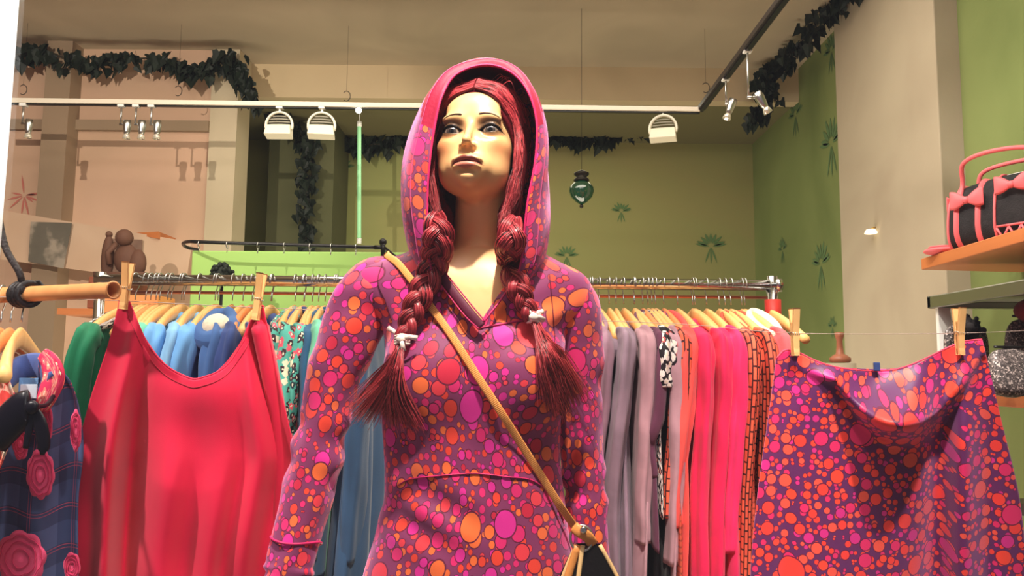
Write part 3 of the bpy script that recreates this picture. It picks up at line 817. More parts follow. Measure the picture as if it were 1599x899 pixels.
t = NT('mannequin skin', .34); a = t.n('ShaderNodeAttribute', attribute_name='paint'); t.base(a.outputs['Color']); t.b.inputs['Specular IOR Level'].default_value = .4
t.b.inputs['Subsurface Weight'].default_value = .06; t.b.inputs['Subsurface Radius'].default_value = (.01, .004, .002)
body = mesh('body', V, F, t.m, man, col=col)

# eyes
e = NT('eye gloss', .06); v = e.attr('cloth'); sp = e.n('ShaderNodeSeparateXYZ'); e.set(sp.inputs[0], v)
rr = e.math('SQRT', e.math('ADD', e.math('MULTIPLY', sp.outputs[0], sp.outputs[0]), e.math('MULTIPLY', sp.outputs[2], sp.outputs[2])))
nz = e.n('ShaderNodeTexNoise'); nz.inputs['Scale'].default_value = 9; e.set(nz.inputs['Vector'], v)
rr = e.math('ADD', rr, e.math('MULTIPLY', e.math('SUBTRACT', nz.outputs[0], .5), .06))
e.base(e.ramp(rr, [(0, (6, 6, 8)), (.22, (8, 8, 10)), (.27, (44, 38, 38)), (.42, (78, 70, 66)), (.52, (14, 12, 14)), (.57, (150, 134, 120)), (.8, (140, 118, 104))], False)); e.b.inputs['Coat Weight'].default_value = 1
for s in (-1, 1):
    Vv = []; Uu = []; Ff = []; n = 32; m_ = 20
    gaze = Euler((math.radians(8), 0, math.radians(3))).to_matrix()
    for i in range(m_+1):
        th = math.pi*i/m_
        for k in range(n):
            a_ = 2*math.pi*k/n; d = Vector((math.sin(th)*math.cos(a_), -math.cos(th), math.sin(th)*math.sin(a_)))
            Vv.append(hw(Vector((s*ECX, ECY, 0)) + gaze @ d*ER)); Uu.append(tuple(d))
    for i in range(m_):
        for k in range(n): Ff.append((i*n+k, i*n+(k+1) % n, (i+1)*n+(k+1) % n, (i+1)*n+k))
    o = mesh('eye', Vv, Ff, e.m, body, uv=Uu)
LASH = M('lash black', (20, 12, 12), .6)
def face_y(x_, z_, lift=.0005):
    ys = np.linspace(-.14, 0, 700); v = headD((np.full(700, x_), ys, np.full(700, z_))); k = np.argmax(v < 0); return float(ys[k]) - lift
for s in (-1, 1):
    m = MB()
    def lid(dx, f):
        z_ = float(f(np.array(dx), 1)); yy = ECY - math.sqrt(max(1e-6, (ER+.0016)**2 - dx*dx - z_*z_)) ; return Vector((s*(ECX+dx), yy, z_))
    P = [lid(dx, eye_up) for dx in np.linspace(-.0165, .0165, 20)]
    m.tube([hw(p) for p in P], [.0008+.0011*math.sin(math.pi*i/22) for i in range(20)], 6)
    for i in range(26):
        dx = -.012 + .029*i/25; p = lid(min(dx, .0165), eye_up); L_ = .0045 + .0035*(i/25)+.0008*math.sin(i*2.1)
        q = p + Vector((s*(dx*.25+.001), -L_*.75, L_*.35)); q2 = q + Vector((s*.001, -L_*.15, L_*.5))
        m.tube([hw(p), hw((p+q)/2+Vector((0, 0, -.0003))), hw(q), hw(q2)], [.00035, .0003, .0002, .0001], 4)
    for i in range(16):
        dx = -.010 + .026*i/15; p = lid(min(dx, .0165), eye_lo); L_ = .0035
        m.tube([hw(p), hw(p+Vector((s*dx*.15, -L_*.5, -L_*.8)))], [.00035, .0001], 4)
    m.build('eyelashes', LASH, body)
    m = MB(); P = []
    for tt in np.linspace(0, 1, 16):
        xx = s*(.0145+.033*tt); zz = .0240 + .0022*math.sin(math.pi*min(1, tt*.9)) - .0040*tt*tt; P.append(hw((xx, face_y(xx, zz), zz)))
    m.tube(P, [.0004+.0013*(1-i/15)**.8*min(1, .5+i/3) for i in range(16)], 6, flat=(1, .6)); m.build('eyebrow', M('brow brown', (58, 34, 26), .7), body)

# ---------------- dress
V, F = surfnet(dressD, ax((hx-.26, hx+.27, .0038)), ax((1.19, 1.52, .0038)), ax((ZH-.01, 1.30, .007), (1.30, 1.66, .0036)))
cxr = row(V[:, 2], 1); cyr = row(V[:, 2], 4)
ang = np.arctan2(V[:, 0]-cxr, -(V[:, 1]-cyr))
# arc-length like coordinate across the front
u = ang*.150 + .43
uv = np.stack([u, V[:, 2] - .35*(V[:, 1]-1.26)*(V[:, 2] > 1.5), 0*u], 1)
dress = mesh('hooded_dress', V, F, DRESS, man, uv=uv)

def sleeve(P, R, seed, bumps, dent):
    pts = [Vector(p) for p in spline(P, 170)]; rad = [p[0] for p in spline([(r, 0) for r in R], 170)]
    V, F, U = tube(pts, rad, 56, True)
    rnd = random.Random(seed); n = 56; out = []
    Ltot = 170
    ph = rnd.random()*6
    for i in range(170):
        c = pts[i]; t = i/169
        for k in range(n):
            v = Vector(V[i*n+k]); d = (v-c); r = d.length; d.normalize(); a = 2*math.pi*k/n
            f = 0
            for (t0, w_, A, kk, m_, p0) in bumps:
                f += A*math.exp(-((t-t0)/w_)**2)*math.sin(kk*(t-t0)*2*math.pi + m_*math.sin(a+p0) + p0*2)*(0.55+.45*math.sin(a*2+p0))
            f += .0016*math.sin(3*a+t*9+ph)+.001*math.sin(5*a-t*21)
            out.append(c + d*(r+f))
    return out, F, [(U[i][0]*1.3+seed*.37, U[i][1], 0) for i in range(len(U))]
Lp = [at(618, 430, 1.385), at(580, 457, 1.375), at(541, 535, 1.365), at(516, 600, 1.36), at(506, 660, 1.355), at(486, 750, 1.345), at(461, 850, 1.325), at(452, 895, 1.315), at(446, 925, 1.31)]
Lr = [.040, .0535, .050, .0445, .041, .0425, .0385, .037, .036]
V_, F_, U_ = sleeve(Lp, Lr, 1, [(.56, .08, .0052, 11, 1.2, .6), (.30, .07, .003, 7, 2.0, 2.1), (.86, .03, .0035, 12, .6, 1.0), (.15, .06, .0040, 8, 2.5, 4.0)], None)
slL = mesh('sleeve', V_, F_, DRESS, dress, uv=U_)
Rp = [at(858, 450, 1.39), at(884, 473, 1.388), at(897, 540, 1.395), at(903, 610, 1.40), at(907, 690, 1.40), at(914, 770, 1.39), at(917, 850, 1.375), at(919, 900, 1.365), at(920, 925, 1.36)]
Rr = [.038, .0535, .0475, .0425, .0385, .0365, .0355, .034, .034]
V_, F_, U_ = sleeve(Rp, Rr, 2, [(.62, .06, .0065, 12, 1.0, 2.6), (.34, .07, .003, 7, 1.5, 1.1), (.12, .05, .0025, 8, 2.2, 3.0)], None)
slR = mesh('sleeve', V_, F_, DRESS, dress, uv=U_)
PINKTRIM = M('magenta trim', (196, 34, 96), .5, bump=.15)
DARKTRIM = M('plum facing', (92, 22, 52), .6)
# cuff creases
for (cx_, cy_, r_, Yc) in ((462, 846, .0405, 1.326),):
    m = MB(); d = (at(452, 895, 1.315)-at(461, 850, 1.325)).normalized(); c = at(cx_, cy_, Yc); q = Vector((0, 0, 1)).rotation_difference(d).to_matrix()
    m.tube([c + q @ Vector((r_*math.cos(a), r_*math.sin(a), .004*math.sin(2*a))) for a in np.linspace(0, 6.283, 40)[:-1]], .0022, 6, closed=True); m.build('cuff_seam', PINKTRIM, slL)
# neckline facing
def strip(pts, w_, th, name, mat, parent, off=.003, n=30):
    P = [on(p[0], p[1], off) for p in spline(pts, n)]
    m = MB(); m.tube(P, w_, 8, flat=(th/w_, 1, (0, -1, 0))); return m.build(name, mat, parent)
def strip3(P, w_, th, name, mat, parent, n=30):
    m = MB(); m.tube([Vector(p) for p in spline(P, n)], w_, 8, flat=(th/w_, 1, (0, -1, 0))); return m.build(name, mat, parent)
strip3([at(676, 415, 1.300), at(705, 452, 1.283), at(730, 484, 1.268), at(752, 510, 1.262)], .0075, .002, 'neck_facing', DARKTRIM, dress)
strip3([at(668, 418, 1.300), at(699, 459, 1.281), at(725, 492, 1.266), at(748, 514, 1.260)], .0012, .0015, 'neck_piping', PINKTRIM, dress)
strip3([at(684, 412, 1.300), at(712, 446, 1.283), at(737, 477, 1.268), at(758, 502, 1.262)], .0012, .0015, 'neck_piping', PINKTRIM, dress)
strip3([at(808, 425, 1.300), at(786, 462, 1.283), at(765, 490, 1.268), at(748, 512, 1.262)], .0018, .0018, 'neck_piping', PINKTRIM, dress)
strip([(748, 512), (772, 508), (800, 503), (828, 498)], .0016, .002, 'chest_seam', PINKTRIM, dress, .001)
strip([(622, 757), (640, 748), (680, 743), (740, 739), (790, 744), (832, 750), (862, 775), (880, 812)], .0011, .0016, 'pocket_seam', PINKTRIM, dress, .001, 50)
strip([(597, 410), (590, 440), (602, 470), (612, 500)], .0008, .0012, 'shoulder_seam', DARKTRIM, dress, .001)
strip([(858, 428), (862, 470), (866, 520), (868, 580)], .0008, .0012, 'shoulder_seam', DARKTRIM, dress, .001)

# ---------------- hood
Fp = [(690, 452, 1.285), (672, 415, 1.275), (668, 370, 1.265), (667, 310, 1.265), (671, 250, 1.265), (679, 195, 1.268), (690, 150, 1.275), (712, 116, 1.30), (757, 101, 1.31), (797, 112, 1.305), (824, 142, 1.285), (838, 190, 1.28), (836, 250, 1.275), (825, 310, 1.27), (819, 360, 1.27), (814, 410, 1.275), (800, 452, 1.285)]
Sp = [(676, 452, 1.33), (650, 415, 1.335), (636, 370, 1.335), (627, 310, 1.335), (630, 250, 1.335), (650, 190, 1.34), (676, 140, 1.345), (708, 108, 1.35), (755, 97, 1.35), (800, 110, 1.35), (832, 145, 1.35), (847, 195, 1.345), (854, 250, 1.34), (856, 310, 1.34), (855, 360, 1.335), (847, 410, 1.335), (826, 452, 1.33)]
NT_ = 90
Fc = [Vector(at(*[float(v) for v in p])) for p in spline(Fp, NT_)]; Sc = [Vector(at(*[float(v) for v in p])) for p in spline(Sp, NT_)]
rows = []; uvh = []
top = max(Sc, key=lambda p: p.z)
for i in range(NT_):
    f_, s_ = Fc[i], Sc[i]
    mid = (f_+s_)/2 + Vector(((s_.x-HC.x)*.055, -.012, .004)); 
    cb = Vector((HC.x, 1.475, s_.z))
    b1 = Vector((HC.x + (s_.x-HC.x)*.97, 1.40, s_.z*.985+HC.z*.015)); b2 = Vector((HC.x + (s_.x-HC.x)*.62, 1.455, s_.z*.95+HC.z*.05)); b3 = Vector((HC.x, 1.475, s_.z*.90+HC.z*.10))
    inn = f_ + Vector(((HC.x-f_.x)*-.02, .02, 0))
    P = spline([f_, mid, s_, b1, b2, b3], 26)
    t = i/(NT_-1)
    row_ = []
    for j, p in enumerate(P):
        p = Vector(p); out = (p - Vector((HC.x, 1.39, HC.z))); out.normalize()
        p += out*(.0016*math.sin(t*34+j*.35) + .0012*math.sin(j*1.1+t*9)); row_.append(p)
    rows.append(row_)
V_, F_ = grid(rows)
arc = [0]
for i in range(1, NT_): arc.append(arc[-1]+(Sc[i]-Sc[i-1]).length)
U_ = []
for i in range(NT_):
    l = 0
    for j in range(26):
        if j: l += (rows[i][j]-rows[i][j-1]).length
        U_.append((l*1.2+.9, (-arc[i] if i < NT_/2 else -(arc[-1]-arc[i])+.3)*1.2, 0))
WINE = M('wine red jersey', (172, 34, 66), .55, bump=.2)
hood = mesh('hood', V_, F_, [DRESS, WINE], dress, uv=U_, mi=[1 if (27 <= f[0]//26 <= 61) and (f[0] % 26) < 2+min(f[0]//26-26, 62-f[0]//26)*1.2 else 0 for f in F_])
so = hood.modifiers.new('thick', 'SOLIDIFY'); so.thickness = .003; so.offset = 0
m = MB(); m.tube(Fc, .0022, 8); m.build('hood_hem', PINKTRIM, hood)
m = MB(); P = [rows[i][4] + (rows[i][4]-Vector((HC.x, 1.42, rows[i][4].z))).normalized()*.0022 for i in range(4, NT_-4)]; m.tube(P, .0007, 5); m.build('hood_stitching', M('pale stitching', (214, 90, 140), .6), hood)
# ---------------- hair
def hairmat(name, a, b, rough=.38):
    t = NT(name, rough); v = t.attr('cloth'); n = t.n('ShaderNodeTexNoise'); mp = t.n('ShaderNodeMapping'); mp.inputs['Scale'].default_value = (60, 4, 4); t.set(mp.inputs[0], v); t.set(n.inputs['Vector'], mp.outputs[0]); n.inputs['Scale'].default_value = 6
    t.base(t.mix(n.outputs[0], lin(a), lin(b))); t.b.inputs['Specular IOR Level'].default_value = .5; return t.m
HAIR = [hairmat('hair auburn', (176, 46, 58), (120, 26, 38)), hairmat('hair copper red', (228, 92, 96), (186, 56, 66)), hairmat('hair dark red', (60, 12, 20), (36, 8, 12))]
ECc, ECr = np.array((0, .018, .038)), np.array((.080, .100, .094))
def hairD(P):
    p = hl(P); x, y, z = p; ax_ = np.abs(x); q = (ax_, y, z)
    d = sell(p, tuple(ECc), tuple(ECr))
    d = smin(d, scap(q, (.066, -.004, .02), (.056, .0, -.15), .024, .018), .02)
    d = smin(d, sell(p, (0, .062, -.07), (.072, .042, .12)), .03)
    hl_ = np.sqrt((x/.066)**2 + ((z+.035)/.0965)**2) - 1
    face = np.maximum(hl_*.07, y-.02)
    return smax(d, -face, .006)
V, F = surfnet(hairD, ax((hx-.1, hx+.1, .003)), ax((hy-.11, hy+.13, .003)), ax((hz-.20, hz+.14, .003)))
hair = mesh('hair', V, F, M('hair cap red', (92, 20, 28), .9, bump=.4, bscale=300, spec=.05), man)
hair_uv = None
def strand_mesh(name, paths, r, mats, parent, n=4, seed=0):
    rnd = random.Random(seed); V = []; F = []; U = []; MI = []
    for P in paths:
        m = len(P); rr_ = [r*(1-.75*(i/(m-1))**2) for i in range(m)]
        v, f, u = tube(P, rr_, n, False); o = len(V); a = rnd.random()
        V += v; F += [tuple(q+o for q in g) for g in f]; U += [(a, b[1], 0) for b in u]
        k = rnd.choices(range(len(mats)), [4, 6, 1.6][:len(mats)])[0]; MI += [k]*len(f)
    return mesh(name, V, F, mats, parent, uv=U, mi=MI)
rnd = random.Random(11)
def pushout(p, k=1.0):
    q = (np.array(p)-ECc)/ECr; q = q/np.linalg.norm(q); return ECc + q*ECr*k
paths = []
for s in (-1, 1):
    for k in range(1000):
        q = rnd.random()**1.4; j = lambda a: rnd.gauss(0, a)
        p0 = pushout((.0025+s*.001, -.099+.135*q, .085+.035*q), 1.02+rnd.uniform(0, .05))
        p1 = pushout((s*.040, -.076+.105*q+j(.003), .084-.002*q+j(.003)-.018*(1-q)), 1.03+rnd.uniform(0, .07))
        p2 = pushout((s*.074, -.048+.085*q+j(.003), .028+j(.006)), 1.02+rnd.uniform(0, .06))
        p3 = np.array((s*(.074+j(.003)), -.038+.07*q+j(.004), -.035+j(.008)))
        p4 = np.array((s*(.068+j(.004)), -.034+.05*q+j(.005), -.09+j(.008)))
        p5 = np.array((s*(.054+j(.004)), -.034+.03*q+j(.005), -.150+j(.008)))
        paths.append([hw(p) for p in spline([p0, p1, p2, p3, p4, p5], 22)])
# loose fly-away hairs
for k in range(14):
    s = rnd.choice((-1, 1)); a = np.array(pushout((s*rnd.uniform(.0, .06), rnd.uniform(-.06, .02), .1), 1.02)); 
    paths.append([hw(p) for p in spline([a, a+np.array((s*.02, -.01, .006)), a+np.array((s*rnd.uniform(.02, .03), rnd.uniform(-.02, .01), rnd.uniform(-.03, -.01)))], 8)])
strand_mesh('hair_strands', paths, .00062, HAIR, hair, 3, 1)

def braid(pts, loops, name, ampl=.0145, rad=.0130):
    P = [Vector(p) for p in spline(pts, 90)]; paths = []; core = []
    root = None
    mbs = MB()
    for st_ in range(3):
        ph = st_*2*math.pi/3; cl = []
        for i in range(90):
            t = i/89; T = (P[min(i+1, 89)]-P[max(i-1, 0)]).normalized(); side = T.cross(Vector((0, -1, 0))).normalized(); fr = Vector((0, -1, 0))
            tp = 1-.45*t**2; tp *= min(1, .55+2.5*t)
            a = ph + t*loops*2*math.pi
            cl.append(P[i] + side*ampl*tp*math.sin(a) + fr*ampl*.62*tp*math.sin(2*a))
        rr_ = [rad*(1-.45*(i/89)**2)*min(1, .55+2.5*i/89) for i in range(90)]
        mbs.tube(cl, [r*.86 for r in rr_], 12)
        for h in range(46):
            a0 = rnd.random()*6.283; tw = rnd.uniform(-1.5, 1.5); k_ = rnd.uniform(.82, 1.06); hp = []
            for i in range(0, 90, 2):
                T = (cl[min(i+1, 89)]-cl[max(i-1, 0)]).normalized(); n1 = T.orthogonal().normalized(); n1 = (Vector((0, -1, 0))-T*T.dot(Vector((0, -1, 0)))).normalized(); n2 = T.cross(n1)
                a = a0+tw*i/89; hp.append(cl[i] + (n1*math.cos(a)+n2*math.sin(a))*rr_[i]*k_)
            paths.append(hp)
    root = mbs.build(name, HAIR[0], hair)
    strand_mesh('braid_hairs', paths, .0008, HAIR, root, 4, 5)
    return root
def off(px, py, o): return on(px, py, o)
def pull(p, d):  # step toward the front of the figure
    return Vector((p.x*(1-d/p.y), p.y-d, CAMZ+(p.z-CAMZ)*(1-d/p.y)))
bl = braid([at(678, 335, 1.262), at(684, 372, 1.25), pull(on(678, 412), .022), pull(on(660, 452), .022), pull(on(643, 492), .020), pull(on(629, 530), .016)], 2.6, 'braid')
br = braid([at(800, 340, 1.27), at(797, 380, 1.255), pull(on(797, 412), .024), pull(on(806, 442), .022), pull(on(818, 470), .020), pull(on(831, 497), .018)], 2.3, 'braid', .0135, .0122)
def tail(start, ends, n, name, parent, seed):
    r_ = random.Random(seed); paths = []
    s0 = pull(on(*start), .014)
    for k in range(n):
        (mx, my, ex, ey, sp_) = r_.choices(ends, [e[5] for e in ends])[0][:5]
        a = r_.gauss(0, 1); b = r_.gauss(0, 1); l = r_.uniform(.72, 1.08)
        def pt(px, py, d): return pull(on(px, py), d)
        m1 = pt(start[0]+(mx-start[0])*.45 + a*sp_*.22, start[1]+(my-start[1])*.45, .016+abs(b)*.004)
        m2 = pt(mx + a*sp_*.6, my+b*4, .012+abs(b)*.006)
        ee = pt(mx+(ex-mx)*l + a*sp_ + b*3, my+(ey-my)*l + b*6, .008+abs(r_.gauss(0, 1))*.006)
        paths.append(spline([s0+Vector((a*.0022, -abs(b)*.002, .004)), m1, m2, ee], 16))
    return strand_mesh(name, [[Vector(p) for p in q] for q in paths], .00075, HAIR[:2]+[HAIR[2]], parent, 4, seed)
tail((628, 534), [(606, 600, 566, 655, 15, 3), (612, 600, 612, 662, 11, 3), (622, 605, 645, 668, 10, 2), (590, 590, 552, 640, 8, 1)], 800, 'braid_tail', bl, 3)
tail((833, 500), [(868, 560, 894, 628, 13, 3), (858, 570, 880, 650, 12, 3), (850, 575, 868, 640, 10, 1.5), (878, 560, 902, 612, 8, 1)], 800, 'braid_tail', br, 4)
RIB = M('white twisted paper ribbon', (238, 218, 208), .6, bump=.5, bscale=120)
def ribbon(px, py, tails, parent):
    c = pull(on(px, py), .014); m = MB()
    for k in range(4): m.tube([c+Vector((.0105*math.cos(a), .0105*math.sin(a), -.006+.004*k+.001*math.sin(3*a))) for a in np.linspace(0, 6.283, 20)[:-1]], .0028, 6, closed=True)
    f = c+Vector((0, -.013, 0)); m.ball(f, (.008, .006, .007), 10)
    for (tx, ty) in tails:
        e_ = pull(on(tx, ty), .020); m.tube([f, (f+e_)/2+Vector((0, -.004, .003)), e_], [.002, .0035, .0045], 7, flat=(.4, 1, (0, -1, 0)))
    m.build('ribbon_tie', RIB, parent)
ribbon(628, 530, [(606, 512), (652, 528), (630, 548)], bl)
ribbon(833, 496, [(818, 482), (848, 486), (850, 500)], br)

# ---------------- shoulder bag (hangs on the mannequin: a thing of its own)
bag = thing('shoulder_bag', 'small black bag with tan leather edges on a woven tan strap across the dress', 'bag', at(915, 870, 1.26))
t = NT('woven tan strap', .5); v = t.attr('cloth'); w_ = t.n('ShaderNodeTexWave', wave_type='BANDS', bands_direction='Y'); w_.inputs['Scale'].default_value = 110; t.set(w_.inputs['Vector'], v)
t.base(t.mix(w_.outputs[0], lin((222, 132, 62)), lin((246, 178, 104)))); t.bump(w_.outputs[0], .3, .001)
TANE = M('tan leather', (224, 146, 78), .4, bump=.2); CREAM = M('cream edging', (238, 196, 138), .4)
sp_ = [(606, 400), (622, 412), (643, 438), (672, 478), (705, 524), (742, 582), (776, 634), (808, 684), (842, 738), (875, 790), (900, 826)]
P = [on(x_, y_, .003) for x_, y_ in [tuple(q) for q in spline(sp_, 70)]]
P = [Vector((p.x, p.y-.003-.012*math.exp(-((i-66)/6)**2), p.z)) for i, p in enumerate(P)]
# smooth the depth, bridging like a taut strap
ys = np.array([p.y for p in P]); 
for _ in range(14): ys[1:-1] = np.minimum(ys[1:-1], (ys[:-2]+ys[2:])/2)
for i, p in enumerate(P): P[i] = at(*[float(c_) for c_ in spline(sp_, 70)[i]], float(ys[i]))
back = [at(604, 398, 1.36), at(604, 397, 1.39), at(610, 410, 1.43), at(660, 520, 1.47), at(760, 660, 1.485), at(860, 780, 1.47), at(905, 850, 1.40)]
P = [Vector(q) for q in spline([back[2], back[1], back[0]], 8)] + P
m = MB(); m.tube(P, .0062, 8, flat=(.16, 1, (0, -1, 0))); m.build('strap', t.m, bag)
m = MB(); P2 = [Vector(q) for q in spline(back[2:], 24)]; m.tube(P2, .0058, 8, flat=(.28, 1, (0, -1, 0))); m.build('back_strap', t.m, bag)
YB_ = 1.245
rc = at(908, 838, YB_); m = MB(); m.tube([rc+Vector((.017*math.cos(a), .004*math.sin(a*1), .018*math.sin(a)-.002)) for a in np.linspace(0, 6.283, 36)[:-1]], .0022, 8, closed=True); m.build('ring', STEEL, bag)
m = MB(); m.tube(spline([at(896, 822, YB_-.004), at(905, 830, YB_-.010), at(918, 838, YB_-.008), at(926, 850, YB_)], 10), .0085, 8, flat=(.3, 1, (0, -1, 0))); tb = m.build('strap_tab', TANE, bag)
m = MB(); m.lathe(at(911, 827, YB_-.014), [(.005, 0), (.0055, .002), (.003, .0035)], 16, (0, -1, 0)); m.build('rivet', CHROME, bag)
# body: soft tapered pouch, black leather panel between tan side gussets
def bagpt(u, v):      # v 0 top .. 1 bottom
    hw_ = .012+.062*math.sin(min(1, v*1.15+.08)*math.pi/2); c = at(918, 850, YB_); z_ = c.z-.19*v; cx_ = c.x+.012*v
    return Vector((cx_+hw_*math.cos(u), c.y+.004+(.006+.026*min(1, v*1.3))*math.sin(u), z_))
V_, F_ = grid([[bagpt(2*math.pi*k/32, j/18) for j in range(19)] for k in range(32)], True)
F_ += [tuple(k*19+18 for k in range(32))]
m = MB(); m.add(V_, F_); m.build('pouch', M('black leather', (18, 14, 14), .4, bump=.2), bag)
for (u0, mat, nm, r_) in ((math.radians(205), CREAM, 'edge_piping', .0030), (math.radians(335), CREAM, 'edge_piping', .0030), (math.radians(222), TANE, 'front_strap', .0060), (math.radians(246), CREAM, 'front_strap', .0035)):
    m = MB(); m.tube([bagpt(u0, j/18)+Vector((0, -.003, 0)) for j in range(19)], r_, 8, flat=(.5, 1, (0, -1, 0))); m.build(nm, mat, bag)
# ------------------------------------------------------------ the clothes rack
RY = 2.20
ra, rb = at(150, 440, RY), at(1213, 449, RY); RZ = (at(700, 441, RY).z); ra.z = rb.z = RZ
rack = thing('clothes_rack', 'chrome clothes rack full of hanging garments behind the mannequin', 'clothes rack', (0, RY, 0))
m = MB(); m.tube([ra, rb], .0155, 20); m.lathe(rb, [(.019, -.004), (.019, .012)], 20, (1, 0, 0)); m.build('rail', CHROME, rack)
m = MB(); c = Vector((rb.x-.012, RY, 0)); m.tube([(c.x, RY, .04), (c.x, RY, RZ+.025)], .014, 16); m.build('post', CHROME, rack)
m = MB(); m.tube([(c.x, RY, RZ-.13), (c.x, RY, RZ-.04)], .022, 16); m.build('post_sleeve', M('red plastic sleeve', (196, 52, 44), .5), rack)
m = MB(); m.tube([(ra.x+.012, RY, .04), (ra.x+.012, RY, RZ+.02)], .014, 16); m.build('post', CHROME, rack)
for x_ in (ra.x+.012, c.x):
    m = MB(); m.tube([(x_, RY-.26, .05), (x_, RY+.26, .05)], .016, 12); f = m.build('foot', CHROME, rack)
    for yy in (-.24, .24):
        m = MB(); m.lathe((x_-.012, RY+yy, .025), [(.025, 0), (.025, .024)], 16, (1, 0, 0)); m.build('caster', BLACK, f)
m = MB(); m.tube([(ra.x, RY+.02, RZ-.032), (rb.x-.02, RY+.02, RZ-.032)], .0045, 10); m.build('hook_reflection', M('copper reflection', (206, 130, 108), .3, .8), rack)  # reflection of the hooks below the rail, built as a thin copper bar

def hanger(c, label, mat, yaw=0, w_=.21, drop=.118, seed=0, parent_thing=None, group='wooden hangers on the rack', hookrev=1):
    """c = point on rail top; the bar runs along local Y (turned by yaw)"""
    r = thing('clothes_hanger', label, 'hanger', c, group)
    q = Matrix.Rotation(yaw, 3, 'Z')
    T = lambda x, y, z: Vector(c) + q @ Vector((x, y, z))
    m = MB(); R_ = .0205
    P = [T(0, R_*math.sin(a)*hookrev, -R_+.0015+R_*math.cos(a)) for a in np.linspace(-1.9, 1.75, 16)]
    P = P[::1] + [T(0, R_*.55*hookrev, -.040), T(0, .003, -.052), T(0, 0, -drop+.045)]
    m.tube(spline(P, 36), .0016, 6); m.build('hook', STEEL, r)
    m = MB(); P = []; n = 22; Vs = []; F = []
    for i in range(n+1):
        s = -1+2*i/n; y = s*w_; z = -drop+.036-.030*abs(s)-.050*abs(s)**1.9; h = .042-.018*abs(s); th = .0065+.006*abs(s)**2
        for k in range(10):
            a = 2*math.pi*k/10; Vs.append(T(th*math.cos(a)+.018*s*s, y, z-h/2+h/2*math.sin(a)))
    for i in range(n):
        for k in range(10): F.append((i*10+k, i*10+(k+1) % 10, (i+1)*10+(k+1) % 10, (i+1)*10+k))
    F += [tuple(range(9, -1, -1)), tuple(n*10+k for k in range(10))]
    m.add(Vs, F); m.build('shoulder_bar', mat, r)
    return r

